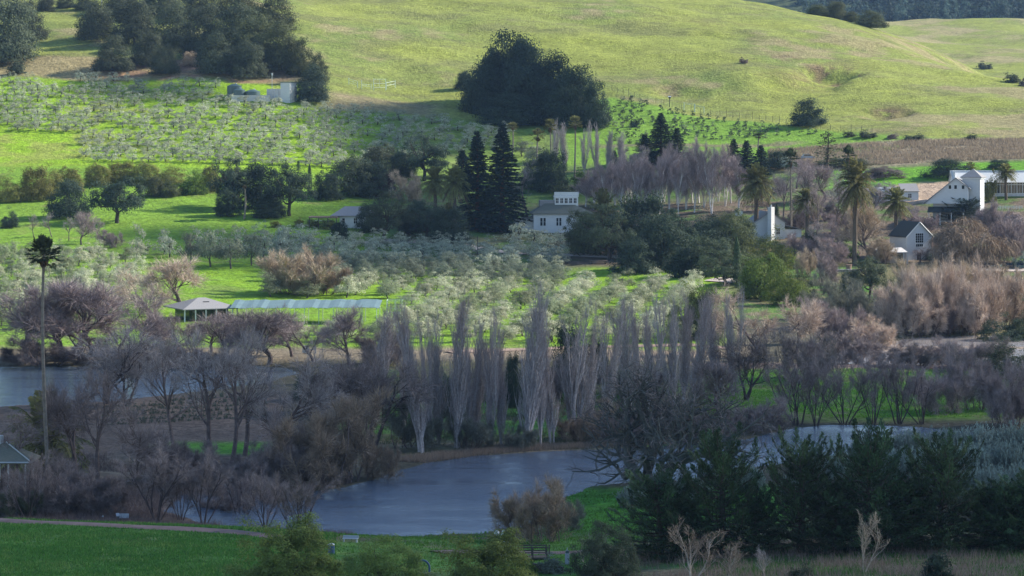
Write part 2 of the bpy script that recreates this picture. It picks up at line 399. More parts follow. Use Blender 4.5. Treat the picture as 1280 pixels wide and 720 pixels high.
ribbon('mud_bar', [(1040,442),(1100,437),(1170,434),(1240,434),(1330,436)], 7, M_MUD, .03, 1.5, LAKE_Z)
ribbon('mud_bar', [(1085,450),(1130,448),(1190,447),(1260,448)], 2.5, M_MUD, .03, 1.5, LAKE_Z)
ribbon('bank_path', [(545,691),(600,689),(700,692),(735,690)], 2.2, M_TRACK, .12)

# ---------------------------------------------------------------- sky, sun, clouds, haze, camera
w = bpy.data.worlds.new('World'); sc.world = w; w.use_nodes = True
nt = w.node_tree; nt.nodes.clear()
sk = nt.nodes.new('ShaderNodeTexSky'); sk.sky_type = 'NISHITA'; sk.sun_disc = False
sk.sun_elevation = R(SUN_EL); sk.sun_rotation = R(90-SUN_AZ); sk.air_density = 1.0; sk.dust_density = .1; sk.ozone_density = 2.0; sk.altitude = 50
bg = nt.nodes.new('ShaderNodeBackground'); bg.inputs['Strength'].default_value = .115
wo = nt.nodes.new('ShaderNodeOutputWorld'); nt.links.new(sk.outputs[0], bg.inputs['Color']); nt.links.new(bg.outputs[0], wo.inputs['Surface'])
sl = bpy.data.lights.new('sun', 'SUN'); sl.energy = 5.0; sl.angle = R(.5); sl.color = (1, .93, .80)
so = bpy.data.objects.new('sun', sl); COL.objects.link(so)
from mathutils import Vector
so.rotation_euler = Vector(SUN).to_track_quat('Z', 'Y').to_euler(); so.location = (400, 300, 400)

def cloud(name, foot, r0, r1, alt=620.0, n=70, seed=1, zg_=10, op=.2):
    """a lumpy cloud high up towards the sun; foot is the outline of its shade on the ground"""
    rng = np.random.default_rng(seed); P = np.array(foot, float)
    lo, hi = P.min(0), P.max(0)
    import bmesh
    bm = bmesh.new(); bmesh.ops.create_icosphere(bm, subdivisions=3, radius=1)
    bv = np.array([v.co[:] for v in bm.verts]); bt = np.array([[v.index for v in f.verts] for f in bm.faces]); bm.free()
    g = Geo(); k = 0; tries = 0
    s = (alt-zg_)/SUN[2]
    while k < n and tries < 20000:
        tries += 1
        p = lo+(hi-lo)*rng.random(2)
        r = r0+(r1-r0)*rng.random()
        sd = sdist(p[:1].copy(), p[1:].copy(), foot)[0]
        if sd > -r*.55: continue
        lump = bv*(1+.5*fbm(bv[:,0]*3+k*7.1, bv[:,1]*3+bv[:,2]*2.7, 1.3, 5, 3))[:, None]
        g.add(lump*np.array([r, r, r*.33])+np.array([p[0]+SUN[0]*s, p[1]+SUN[1]*s, alt+rng.random()*r*.25]), None, bt); k += 1
    t = NT(name+'_vapour'); d = t.n('ShaderNodeBsdfDiffuse'); d.inputs['Color'].default_value = (.9,.9,.9,1)
    tr = t.n('ShaderNodeBsdfTransparent'); mx = t.n('ShaderNodeMixShader'); mx.inputs[0].default_value = op
    t.l(tr.outputs[0], mx.inputs[1]); t.l(d.outputs[0], mx.inputs[2])
    return tag(link(name, g.mesh(name, t.done(mx.outputs[0]), True)), kind='structure')
CLOUD_OP = .2
def fp(pts):      # shade outline given as photo pixels on the ground
    out = []
    for u, v in pts:
        x, y, z = ground(u, v); out.append((x, y, z))
    return out
def shade(name, pts, r0, r1, n, seed, extra=(), op=.2):
    P = fp(pts); zm = float(np.mean([p[2] for p in P])); Q = [(x-(z-zm)/SUN[2]*SUN[0], y-(z-zm)/SUN[2]*SUN[1]) for x, y, z in P]+list(extra)
    cloud(name, Q, r0, r1, n=n, seed=seed, zg_=zm, op=op)
shade('cloud', [(-330,452),(0,450),(330,446),(560,450),(900,455),(1020,452),(1300,470),(1650,470)], 30, 55, 220, 3, [(170,100),(-230,100)], .066)
shade('cloud', [(300,345),(150,322),(140,285),(320,285),(440,250),(500,222),(640,212),(840,226),(930,262),(920,305),(840,338),(600,334),(430,345)], 10, 20, 110, 5, (), .2)
shade('cloud', [(440,200),(420,168),(370,140),(450,122),(560,140),(640,150),(660,180),(560,200)], 9, 15, 60, 8)
shade('cloud', [(100,112),(70,100),(200,100),(290,112),(300,132),(190,128)], 6, 9, 30, 9)

hz = NT('haze'); pv = hz.n('ShaderNodeVolumePrincipled'); pv.inputs['Color'].default_value = (.40,.62,1.0,1); pv.inputs['Density'].default_value = HAZE_D
pv.inputs['Anisotropy'].default_value = .0
hz.l(pv.outputs[0], hz.out.inputs['Volume'])
x0, x1, y0, y1, z0, z1 = -1400, 1400, -60, 3230, -4, 345
V = [(x,y,z) for x in (x0,x1) for y in (y0,y1) for z in (z0,z1)]
g = Geo(); g.add(V, [(0,1,3,2),(4,6,7,5),(0,4,5,1),(2,3,7,6),(0,2,6,4),(1,5,7,3)])
tag(link('haze', g.mesh('haze', hz.m)), kind='stuff', label='thin blue haze filling the whole valley', cat='haze')

cam = bpy.data.cameras.new('camera'); co = bpy.data.objects.new('camera', cam); COL.objects.link(co)
co.location = (0, 0, CZ); co.rotation_euler = (math.pi/2, 0, 0)
cam.sensor_width = 36; cam.lens = 36*F/1280; cam.shift_y = (VH-360)/1280; cam.clip_start = 1; cam.clip_end = 6000
sc.camera = co
vs = sc.view_settings; vs.view_transform = 'Standard'; vs.look = 'None'; vs.gamma = 1; vs.use_curve_mapping = False; vs.exposure = 1.15
cy = sc.cycles; cy.max_bounces = 6; cy.diffuse_bounces = 3; cy.glossy_bounces = 2; cy.transmission_bounces = 4; cy.transparent_max_bounces = 64; cy.volume_bounces = 0
cy.caustics_reflective = False; cy.caustics_refractive = False; cy.use_denoising = True; cy.denoiser = 'OPENIMAGEDENOISE'
cy.use_adaptive_sampling = True; cy.adaptive_threshold = .01
# ---------------------------------------------------------------- plant generators
def rdir(rng, n): return norm(rng.normal(size=(n, 3)))
def leaves(g, rng, c, nrm, axis, L, W, tint, mat=0):
    n = len(c); axis = axis-nrm*np.sum(axis*nrm, 1, keepdims=True); axis = norm(axis+1e-6); b = np.cross(nrm, axis)
    L = np.broadcast_to(L, (n,))[:, None]; W = np.broadcast_to(W, (n,))[:, None]
    V = np.stack([c-axis*L*.5, c+b*W*.5+axis*L*.08, c+axis*L*.5, c-b*W*.5+axis*L*.08], 1).reshape(-1, 3)
    g.add(V, np.arange(n*4).reshape(-1, 4), tint=np.repeat(np.broadcast_to(tint, (n,)), 4), mat=mat)
def tube(g, P, r, sides=6, tint=1.0, mat=0):
    P = np.asarray(P, float); n = len(P); r = np.broadcast_to(r, (n,))
    T = norm(np.gradient(P, axis=0)); ref = np.where(np.abs(T[:, 2:3]) > .9, np.array([[1.,0,0]]), np.array([[0,0,1.]]))
    A = norm(np.cross(T, ref)); B = np.cross(T, A)
    a = np.arange(sides)/sides*2*math.pi
    V = (P[:, None]+(A[:, None]*np.cos(a)[None, :, None]+B[:, None]*np.sin(a)[None, :, None])*r[:, None, None]).reshape(-1, 3)
    i = np.arange(n-1)[:, None]*sides; j = np.arange(sides)[None, :]; k = (j+1) % sides
    Q = np.stack([i+j, i+k, i+sides+k, i+sides+j], -1).reshape(-1, 4)
    g.add(V, Q, tint=tint, mat=mat)
def twigs(g, rng, p, d, L, w, droop=0, tint=None, mat=0):
    """thin two-piece twigs"""
    n = len(p); s = norm(np.cross(d, rdir(rng, n))); L = np.broadcast_to(L, (n,))[:, None]
    m = p+d*L*.5; d2 = norm(d+rng.normal(size=(n,3))*.22-np.array([0,0,1.])*droop); e = m+d2*L*.5
    w = np.broadcast_to(w, (n,))[:, None]*.5
    V = np.stack([p-s*w, p+s*w, m+s*w*.8, m-s*w*.8, e+s*w*.3, e-s*w*.3], 1).reshape(-1, 3)
    k = np.arange(n)[:, None]*6
    Q = np.concatenate([k+np.array([[0,1,2,3]]), k+np.array([[3,2,4,5]])])
    t = rng.uniform(.7, 1.3, n) if tint is None else np.broadcast_to(tint, (n,))
    g.add(V, Q, tint=np.repeat(t, 6), mat=mat)

def leafy(seed, W, H, lift, clumps, per, leaf, cr, ragged=.3, stem=.35, up=.3, ratio=.55, limbs=7, lean=0, skirt=0, narrow=0, mat=0, dome=1):
    """trunk Geo and crown Geo of a leafy tree; crown from lift*H to H, clumps of leaves round the dome's skin and inside"""
    rng = np.random.default_rng(seed); tr = Geo(); cw = Geo()
    cz = (lift+1)/2*H; rz = (1-lift)/2*H
    D = rdir(rng, clumps); D[:, 2] = np.where((D[:, 2] < -.8) | ((D[:, 2] < -.3) & (rng.random(clumps) < .3)), -D[:, 2], D[:, 2])
    lob = .78+ragged*(vnoise(D[:,0]*1.7+seed*3.1, D[:,1]*1.7+D[:,2]*2.3, seed)-.5)*2
    rad = lob*np.where(rng.random(clumps) < .75, rng.uniform(.82, 1.0, clumps), rng.uniform(.3, .8, clumps))
    if dome:
        D[:, 2] = np.abs(D[:, 2])*1.12-.12; rz = (1-lift)*H; cz = lift*H; D[:, 2] = np.where(rng.random(clumps) < .16, D[:, 2]*.25, D[:, 2])
        r2 = norm(D[:, :2])*np.sqrt(np.maximum(0, 1-D[:, 2:3]**2)); D = np.concatenate([r2, D[:, 2:3]], 1)
    C = D*rad[:, None]*np.array([W/2, W/2, rz])
    if narrow: C[:, :2] *= (1-narrow*np.clip((C[:, 2:3]/rz+1)/2, 0, 1))
    C[:, 2] += cz; C[:, 0] += lean*(C[:, 2]/H)
    cr_ = cr*rng.uniform(.65, 1.35, clumps); ct = rng.uniform(.78, 1.22, clumps)
    n = clumps*per; ci = np.repeat(np.arange(clumps), per)
    o = rdir(rng, n); rr = rng.random(n)**.45
    o[:, 2] = np.where((o[:, 2] < -.2) & (rng.random(n) < .6), -o[:, 2], o[:, 2])
    p = C[ci]+o*(rr*cr_[ci])[:, None]*np.array([1, 1, .75])
    if skirt: p[:, 2] = np.maximum(p[:, 2], rng.random(n)*leaf)
    out = norm((p-np.array([0, 0, cz-.25*rz]))/np.array([W/2, W/2, rz]))
    nr = norm(o*.9+out*.7+rdir(rng, n)*.75)
    ax = norm(rdir(rng, n)+np.array([0, 0, up]))
    leaves(cw, rng, p, nr, ax, leaf*rng.uniform(.7, 1.4, n), leaf*ratio*rng.uniform(.7, 1.3, n), ct[ci]*rng.uniform(.75, 1.25, n), mat)
    tb = stem*.5
    top = np.array([lean*.5, 0, (cz+.35*rz if dome else cz*.75)]); k = np.linspace(0, 1, 6)[:, None]
    P = np.array([0, 0, -.4])+(top+np.array([0,0,.4]))*k+np.concatenate([np.zeros((1,3)), rng.normal(size=(5,3))*np.array([.04,.04,0])*H*.4])
    tube(tr, P, tb*(1.25-.7*k[:, 0]), 8)
    for q in range(limbs):
        j = rng.integers(clumps); t0 = rng.uniform(.4, 1); s = P[int(t0*5)]
        e = C[j]; k2 = np.linspace(0, 1, 5)[:, None]; m = s+(e-s)*k2; m[:, 2] += np.sin(k2[:, 0]*math.pi)*-.06*H*rng.random(); m[1:4] += rng.normal(size=(3,3))*.02*H
        tube(tr, m, tb*.55*(1-.75*k2[:, 0]), 5)
    return tr, cw

def bare(seed, H, stems=1, stem_ang=0., stem_len=.45, r0=.03, n=(6,5,5), ang=(45,45,50), ratio=(.6,.55,.5), upw=.15, wob=.16, tw=10, twl=.06, tww=.035, droop=0., start=.3, weep=0., base_spread=.0, twig_ang=.8, levels=3, scale_r=.62, stem_var=(.85,1.15)):
    """a leafless tree: trunk and limbs in one Geo, twigs in another; sizes scale with H"""
    rng = np.random.default_rng(seed); tr = Geo(); cw = Geo()
    tips_p, tips_d, tips_l = [], [], []
    def branch(p, d, L, r, lv):
        ns = 7 if lv == 0 else 5 if lv == 1 else 4
        pts = [p]; ds = [d]; q = p.copy(); e = d.copy()
        for i in range(ns):
            e = norm(e+rng.normal(size=3)*wob*(1 if lv < 3 else .8)+np.array([0,0,1.])*(upw-(weep if lv >= 2 else 0))/ns*2)
            q = q+e*L/ns; pts.append(q.copy()); ds.append(e.copy())
        pts = np.array(pts); k = np.linspace(0, 1, ns+1)
        tube(tr, pts, r*(1-.68*k) if lv else r*(1.12-.72*k), 7 if lv == 0 else 5 if lv == 1 else 3, tint=.9+.2*rng.random())
        if lv >= 1 and lv >= levels-1:
            K = tw if lv == levels else tw//2
            t = rng.random(K)*.85+.15; f = t*ns; i = np.minimum(f.astype(int), ns-1)
            tips_p.append(pts[i]+(pts[i+1]-pts[i])*(f-i)[:, None])
            dv = np.array(ds)[i+1]; tips_d.append(norm(dv+rng.normal(size=(K,3))*twig_ang*.6+np.array([0,0,.12*upw*4])))
        if lv >= levels:
            return
        m = n[lv] if lv < len(n) else n[-1]
        m = max(2, int(round(m*rng.uniform(.8, 1.25))))
        ph = rng.random()*6.28
        for j in range(m):
            t = start+(1-start)*(j+rng.random()*.8)/m if lv == 0 else .2+.8*(j+rng.random())/m
            t = min(t, .99); f = t*ns; i = int(f); pp = pts[i]+(pts[i+1]-pts[i])*(f-i)
            dd = ds[i+1]; a = R(ang[min(lv, len(ang)-1)]*rng.uniform(.7, 1.3)); ph += 2.4
            s = norm(np.cross(dd, [math.cos(ph), math.sin(ph), .31])); b = np.cross(dd, s)
            nd = norm(dd*math.cos(a)+s*math.sin(a)*math.cos(ph*1.3)+b*math.sin(a)*math.sin(ph*1.3))
            Lc = L*ratio[min(lv, len(ratio)-1)]*(1.15-.45*t)*rng.uniform(.8, 1.2)
            branch(pp, nd, Lc, r*(1-.68*t)*scale_r, lv+1)
    for s in range(stems):
        a = R(stem_ang)*(rng.uniform(.15, 1) if stems > 1 else .3); az = s*2.4+rng.random()
        d = np.array([math.sin(a)*math.cos(az), math.sin(a)*math.sin(az), math.cos(a)])
        p = np.array([math.cos(az)*base_spread*H*rng.random(), math.sin(az)*base_spread*H*rng.random(), -.3 if stems == 1 else -.2])
        branch(p, d, H*stem_len*rng.uniform(*stem_var), r0*H*(1 if stems == 1 else rng.uniform(.6, 1)), 0)
    p = np.concatenate(tips_p); d = np.concatenate(tips_d)
    twigs(cw, rng, p, d, H*twl*rng.uniform(.6, 1.4, len(p)), tww*rng.uniform(.7, 1.3, len(p)), droop)
    return tr, cw

def palm_feather(seed, H, crown, fronds=100, skirt=True, trunk_r=.42):
    rng = np.random.default_rng(seed); tr = Geo(); cw = Geo(); sk = Geo()
    k = np.linspace(0, 1, 9); P = np.stack([.25*np.sin(k*2.2), 0*k, k*H-(1-k)*.4], 1)
    tube(tr, P, trunk_r*(1.15-.3*k+.25*(k > .85)), 9)
    top = P[-1]
    for i in range(fronds):
        az = i*2.39996+rng.random()*.3; f = i/fronds; el = R(80-112*f+rng.normal()*6); L = crown*rng.uniform(.85, 1.1)*(1 if f < .8 else .85)
        d = np.array([math.cos(az)*math.cos(el), math.sin(az)*math.cos(el), math.sin(el)])
        t = np.linspace(0, 1, 8)[:, None]; C = top+d*L*t-np.array([0,0,1])*(.42*L*t**2.1)
        dead = f > .9
        tube(sk if dead else cw, C, .045*(1-.8*t[:, 0]), 3, .8)
        m = 26; u = np.linspace(.12, 1, m); ii = np.minimum((u*7).astype(int), 6); c = C[ii]+(C[ii+1]-C[ii])*(u*7-ii)[:, None]
        T = norm(C[ii+1]-C[ii]); side = norm(np.cross(T, [0,0,1.])+1e-6)
        for sg in (-1, 1):
            dv = norm(side*sg+T*.55+np.array([0,0,-.22])+rng.normal(size=(m,3))*.12)
            ll = crown*.17*np.sin(np.clip(u*.93+.07, 0, 1)*math.pi)**.6+.05
            leaves(sk if dead else cw, rng, c+dv*ll[:, None]*.5, norm(np.cross(dv, T)+rng.normal(size=(m,3))*.1), dv, ll, .12, rng.uniform(.75, 1.25)*rng.uniform(.85, 1.15, m))
    return tr, cw, sk
def palm_fan(seed, H, crown, leaves_n=38, trunk_r=.2, bend=.3):
    rng = np.random.default_rng(seed); tr = Geo(); cw = Geo(); sk = Geo()
    k = np.linspace(0, 1, 14); P = np.stack([bend*np.sin(k*2.6)*1.2, bend*.4*np.sin(k*4), k*H-(1-k)*.4], 1)
    tube(tr, P, trunk_r*(1.35-.55*k), 8)
    top = P[-1]
    for i in range(leaves_n+9):
        dead = i >= leaves_n; f = i/leaves_n; az = i*2.39996+rng.random()*.5
        el = R(84-118*f+rng.normal()*9) if not dead else R(-80+rng.normal()*5)
        d = np.array([math.cos(az)*math.cos(el), math.sin(az)*math.cos(el), math.sin(el)]); g = sk if dead else cw
        Lp = crown*.6*rng.uniform(.8, 1.15)*(1 if not dead else .3); o = top-np.array([0,0,.55*(i-leaves_n)/14 if dead else 0])*2
        tip = o+d*Lp; tube(g, np.stack([o, (o+tip)/2+np.array([0,0,.04]), tip]), .03, 3, .8)
        s = norm(np.cross(d, [.01,.02,1.])); b = np.cross(s, d); nb = 15
        a = np.linspace(-1.9, 1.9, nb); L = crown*.42*(1-.12*np.abs(a))*(.7 if dead else 1)
        dv = norm(d[None]*np.cos(a)[:, None]+s[None]*np.sin(a)[:, None]-np.array([0,0,.45])*np.abs(a)[:, None]*.35+rng.normal(size=(nb,3))*.08)
        leaves(g, rng, tip+dv*L[:, None]*.5-np.array([0,0,.12])*L[:, None], norm(b[None]+rng.normal(size=(nb,3))*.2), dv, L, crown*.13, rng.uniform(.75, 1.2)*rng.uniform(.85, 1.15, nb))
    return tr, cw, sk
def conifer(seed, H, W, whorl=.55, droop=.25, lift=.04, leaf=.42, dens=9, ragged=.3, top_pow=.85, asc=0.):
    rng = np.random.default_rng(seed); tr = Geo(); cw = Geo()
    k = np.linspace(0, 1, 9); tube(tr, np.stack([.1*np.sin(k*5), .1*np.cos(k*4)-.1, k*H*.98-(1-k)*.4], 1), W*.045*(1.1-1.05*k)+.02, 7)
    z = lift*H; az = 0
    while z < H*.985:
        f = (z/H-lift)/(1-lift); Lm = W/2*(1-f)**top_pow*(.55+.45*min(1, (f+.06)*6))
        for j in range(5):
            az += 2.4+rng.normal()*.3; L = max(.3, Lm*rng.uniform(1-ragged, 1.08)); d = np.array([math.cos(az), math.sin(az), .12+asc+.5*f])
            t = np.linspace(0, 1, 5)[:, None]; zz = z+rng.normal()*whorl*.3
            C = np.array([0,0,zz])+d*L*t-np.array([0,0,1])*droop*L*t**1.5+np.array([0,0,1])*asc*L*t**2*.6
            tube(tr, C, .035*(1-.7*t[:,0])*(.5+L*.18), 3)
            m = int(dens*L)+4; u = rng.random(m)**.7; ii = np.minimum((u*4).astype(int), 3); c = C[ii]+(C[ii+1]-C[ii])*(u*4-ii)[:, None]
            T = norm(C[ii+1]-C[ii]); side = norm(np.cross(T, [0,0,1.])); sg = rng.choice([-1, 1], m)[:, None]
            dv = norm(T*.9+side*sg*rng.uniform(.2, 1, (m,1))+np.array([0,0,1.])*(rng.normal(size=(m,1))*.25-.12+asc*.8))
            ll = leaf*rng.uniform(.6, 1.5, m)*(1-.3*f)
            leaves(cw, rng, c+dv*ll[:, None]*.45+rng.normal(size=(m,3))*.06, norm(np.array([0,0,1.])+rdir(rng, m)*.9), dv, ll, leaf*.42*rng.uniform(.7, 1.3, m), rng.uniform(.7, 1.3, m)*(.85+.3*rng.random()))
        z += whorl*(1-.45*f)
    return tr, cw
def column(seed, H, W, leaf=.3, n=2600, mat=0):
    rng = np.random.default_rng(seed); tr = Geo(); cw = Geo()
    tube(tr, np.array([[0,0,-.3],[0,0,H*.5],[0,0,H*.92]]), [.16,.1,.03], 6)
    f = rng.random(n)**.8; prof = np.minimum(1, f*7+.35)*(1-f**2.6)**.8*(1+.22*np.sin(f*19+seed)*rng.random(n))
    az = rng.random(n)*6.283; rr = W/2*prof*rng.uniform(.55, 1.05, n)*(1+.16*np.sin(az*3+f*9))
    p = np.stack([np.cos(az)*rr, np.sin(az)*rr, .12+f*H*.985], 1); o = np.stack([np.cos(az), np.sin(az), .25+0*az], 1)
    leaves(cw, rng, p, norm(o+rdir(rng, n)*.5), norm(np.array([0,0,1.])+o*.3+rdir(rng, n)*.35), leaf*rng.uniform(.7, 1.4, n), leaf*.45, rng.uniform(.75, 1.25, n), mat)
    return tr, cw
def plume(seed, H, W, limbs=64, leaf=.46):
    """a coastal cypress: ragged limbs sweeping out and up, each a tapering feathery plume"""
    rng = np.random.default_rng(seed); tr = Geo(); cw = Geo()
    k = np.linspace(0, 1, 7); P = np.stack([.2*np.sin(k*4), .2*np.cos(k*3), k*H*.84-(1-k)*.4], 1); tube(tr, P, .3*(1.1-.95*k), 7)
    for i in range(limbs):
        f = (i+.5)/limbs; az = i*2.39996+rng.random()*.5; z0 = H*(.02+.78*f**.95)
        L = W/2*(1-.72*f**1.25)*rng.uniform(.6, 1.2)+.6
        t = np.linspace(0, 1, 9)[:, None]; d = np.array([math.cos(az), math.sin(az), 0])
        C = np.array([0,0,z0])+d*L*(t-.16*t**3)+np.array([0,0,1.])*L*((-.08+.45*f)*t+(.18+.42*f)*t**2.3*rng.uniform(.7, 1.4))
        C[1:] += rng.normal(size=(8,3))*.025*L
        tube(tr, C, .07*(1-.85*t[:,0])*(.5+L*.15), 4)
        lt = rng.uniform(.6, 1.4)
        m = int(190*(.5+L*.35)); u = rng.random(m)**.75*.9+.1; q = np.minimum((u*8).astype(int), 7); c = C[q]+(C[q+1]-C[q])*(u*8-q)[:, None]
        T = norm(C[q+1]-C[q]); s = norm(np.cross(T, [0,0,1.])); up = np.cross(s, T)
        hw = (.16+.20*L)*np.sin(np.clip(u, 0, 1)*math.pi*.82+.45)**1.2
        a = rng.normal(size=m)*.5; b = rng.normal(size=m)*.16+.06
        c = c+s*(a*hw)[:, None]+up*(b*hw)[:, None]
        ld = norm(T*1.3+s*(np.sign(a)*np.minimum(np.abs(a)*1.1, .75))[:, None]+up*.22+rng.normal(size=(m,3))*.16); ll = leaf*rng.uniform(.5, 1.3, m)*(1.1-.45*u)
        leaves(cw, rng, c+ld*ll[:, None]*.3, norm(up+rdir(rng, m)*.55), ld, ll, leaf*.17, lt*rng.uniform(.6, 1.4, m))
    return tr, cw
def spiky(seed, H, W, n=420, blades=7):
    """a silvery shrub of upright leafy wands"""
    rng = np.random.default_rng(seed); tr = Geo(); cw = Geo()
    a = rng.random(n)*6.283; r = W/2*np.sqrt(rng.random(n)); b = np.stack([np.cos(a)*r*.75, np.sin(a)*r*.75, 0*a], 1)
    h = H*(1-.42*(r/(W/2))**2)*rng.uniform(.75, 1.08, n)
    d = norm(np.stack([np.cos(a)*r/W*.55, np.sin(a)*r/W*.55, 1+0*a], 1)+rng.normal(size=(n,3))*.13)
    tube(tr, np.array([[0,0,-.2],[.05,0,H*.3],[0,.05,H*.55]]), [.1,.07,.03], 5)
    e = b+d*h[:, None]; twigs(tr, rng, b, d, h, .03, 0)
    for j in range(blades*2):
        t = rng.uniform(.35, 1, n); c = b+(e-b)*t[:, None]; dv = norm(d+rdir(rng, n)*.45)
        leaves(cw, rng, c+dv*.12, rdir(rng, n), dv, .34*rng.uniform(.7, 1.4, n), .1, rng.uniform(.75, 1.3, n))
    return tr, cw

PROTO = {}
def proto(kind, gs, H0, W0, mats=(None, None), names=('trunk', 'crown'), merged=False):
    Z = np.concatenate([q.arrays()[0] for q in gs]); rr = np.hypot(Z[:,0]-Z[:,0].mean(), Z[:,1]-Z[:,1].mean())
    H0 = float(np.percentile(Z[:,2], 99.6)); W0 = 2*float(np.percentile(rr, 95.5))
    if merged:
        g = Geo()
        for i, s in enumerate(gs): g.join(s.arrays(), mat=i)
        parts = [(None, g.mesh(kind, [m for m in mats]), 'crown')]
    else:
        parts = [(nm, s.mesh(kind+'_'+nm, m), nm) for nm, s, m in zip(names, gs, mats) if s.n]
    PROTO.setdefault(kind, []).append((parts, H0, W0, gs))
LB = (M_BARK, M_LEAF); BT = (M_BARK, M_TWIG); NB = (M_BARK, M_NEEDLE)
M_OAKBARK = mat_plain('dark_bark', (.06,.05,.042), .95, .1)
for s in range(4):
    proto('oak', leafy(10+s, 13, 11, .16, 120, 125, .34, 1.65, .30, .75, skirt=1), 11, 13, LB)
for s in range(3):
    proto('oaklow', leafy(20+s, 13, 10, .08, 120, 125, .34, 1.65, .30, .6, skirt=1), 10, 13, LB)
for s in range(2):
    proto('oaktree', leafy(30+s, 15, 11, .32, 120, 105, .34, 1.4, .32, .8, limbs=14), 11, 15, LB)
for s in range(4):
    proto('faroak', leafy(40+s, 13, 12, .06, 110, 140, .40, 2.1, .22, .5, skirt=1, limbs=2), 12, 13, (M_OAKBARK, M_LEAF), merged=True)
for s in range(4):
    proto('olive', leafy(50+s, 5.0, 5.0, .26, 50, 64, .24, .68, .42, .24, up=.7, ratio=.34, limbs=6), 5, 5, LB)
for s in range(2):
    proto('shrub', leafy(60+s, 3.5, 3, .05, 60, 34, .26, .5, .3, .12, skirt=1, limbs=3), 3, 3.5, (M_OAKBARK, M_LEAF), merged=True)
for s in range(3):
    proto('bigbush', leafy(70+s, 9, 6.5, .04, 230, 130, .19, .75, .34, .3, up=.8, ratio=.42, skirt=1, limbs=8), 6.5, 9, LB)
for s in range(3):
    proto('sapling', leafy(80+s, 2, 2.2, .12, 14, 16, .26, .36, .3, .1, skirt=1, limbs=0), 2.2, 2, (M_OAKBARK, M_LEAF), merged=True)
for s in range(2):
    proto('mound', leafy(85+s, 1.3, .7, .05, 14, 16, .16, .22, .3, .05, up=1, ratio=.3, skirt=1, limbs=0), .7, 1.3, (M_OAKBARK, M_LEAF), merged=True)
for s in range(4):
    proto('bare', bare(100+s, 11, 1, 8, .5, .020, (8,6,5), (46,42,45), (.68,.6,.55), .16, .15, 17, .085, .025, start=.28), 11, 11, BT)
for s in range(3):
    proto('baretall', bare(110+s, 15, 1, 5, .62, .016, (10,6,4), (42,42,45), (.5,.55,.55), .22, .13, 7, .055, .025, start=.38), 15, 10, BT)
for s in range(3):
    proto('barefork', bare(120+s, 12, 3, 24, .5, .018, (6,6,5), (40,42,45), (.62,.6,.55), .12, .15, 7, .08, .030, start=.3), 12, 13, BT)
for s in range(4):
    proto('poplar', (bare(130+s, 20, 3, 5, .95, .009, (44,6), (15,17), (.27,.42), .45, .05, 5, .045, .024, start=.05, base_spread=.02, levels=2, twig_ang=.4, stem_var=(.7,1.05)) if s < 3 else bare(133, 20, 9, 12, .7, .0085, (12,5), (15,16), (.34,.42), .5, .06, 8, .05, .03, start=.12, base_spread=.02, levels=2, twig_ang=.45, stem_var=(.6,1.3))), 20, 6.5, BT)
for s in range(4):
    proto('thicket', bare(140+s, 6, 18, 58, .62, .009, (8,5), (30,32), (.48,.5), .3, .12, 20, .13, .028, start=.06, base_spread=.3, levels=2, twig_ang=.8, stem_var=(.6,1.2)), 6, 8, BT)
for s in range(3):
    proto('dense', bare(150+s, 7, 12, 50, .55, .010, (6,5,4), (40,40,42), (.55,.5,.5), .2, .12, 12, .10, .025, start=.03, base_spread=.42, twig_ang=1.0, stem_var=(.55,1.2)), 7, 10, BT)
for s in range(3):
    proto('birch', bare(160+s, 13, 2, 10, .7, .011, (12,7), (27,30), (.42,.45), .28, .08, 34, .08, .026, start=.2, levels=2, twig_ang=.7, base_spread=.01), 13, 6, BT)
for s in range(2):
    proto('weeping', bare(170+s, 9, 2, 14, .6, .02, (9,7,5), (58,50,40), (.8,.6,.6), .1, .14, 14, .17, .034, droop=1.6, weep=.75, start=.35), 9, 15, BT)
for s in range(2):
    proto('leaner', bare(180+s, 10, 6, 38, .78, .012, (6,5), (30,32), (.45,.45), .12, .08, 24, .08, .028, start=.3, levels=2, base_spread=.06), 10, 11, BT)
proto('gnarled', bare(192, 12, 3, 56, .5, .040, (8,7,5), (52,55,55), (.74,.58,.5), .16, .34, 4, .05, .028, start=.22, base_spread=.02, scale_r=.72), 12, 20, BT)
for s in range(2):
    proto('phoenix', palm_feather(200+s, 7, 4.2), 9.6, 8, (M_BARK, M_LEAF, M_LEAF), ('trunk','crown','dead_fronds'))
proto('palmlow', palm_feather(204, 1.2, 3.6, 46), 4.2, 7, (M_BARK, M_LEAF, M_LEAF), ('trunk','crown','dead_fronds'))
for s in range(2):
    proto('fanpalm', palm_fan(210+s, 14, 2.3, 28, bend=.3), 15.3, 3.8, (M_BARK, M_LEAF, M_LEAF), ('trunk','crown','dead_fronds'))
proto('tallpalm', palm_fan(215, 27.2, 2.4, 36, .19, .8), 29, 4.4, (M_BARK, M_LEAF, M_LEAF), ('trunk','crown','dead_fronds'))
for s in range(2):
    proto('redwood', conifer(220+s, 26, 10.5, .46, .32, .02, .60, 24), 26, 10.5, NB)
for s in range(2):
    proto('fir', conifer(225+s, 12, 7, .36, .22, .02, .5, 20), 12, 7, NB)
proto('pine', conifer(229, 11, 7, .75, .05, .18, .45, 9, .5, .6), 11, 7, NB)
for s in range(2):
    proto('column', column(230+s, 11, 2.4), 11, 2.4, (M_BARK, M_NEEDLE))
for s in range(4):
    proto('plume', plume(240+s, 10, 10.5), 10, 10.5, NB)
for s in range(3):
    proto('silver', spiky(250+s, 3.6, 5.2), 3.6, 5.2, (M_BARK, M_LEAF), ('stem','foliage'))
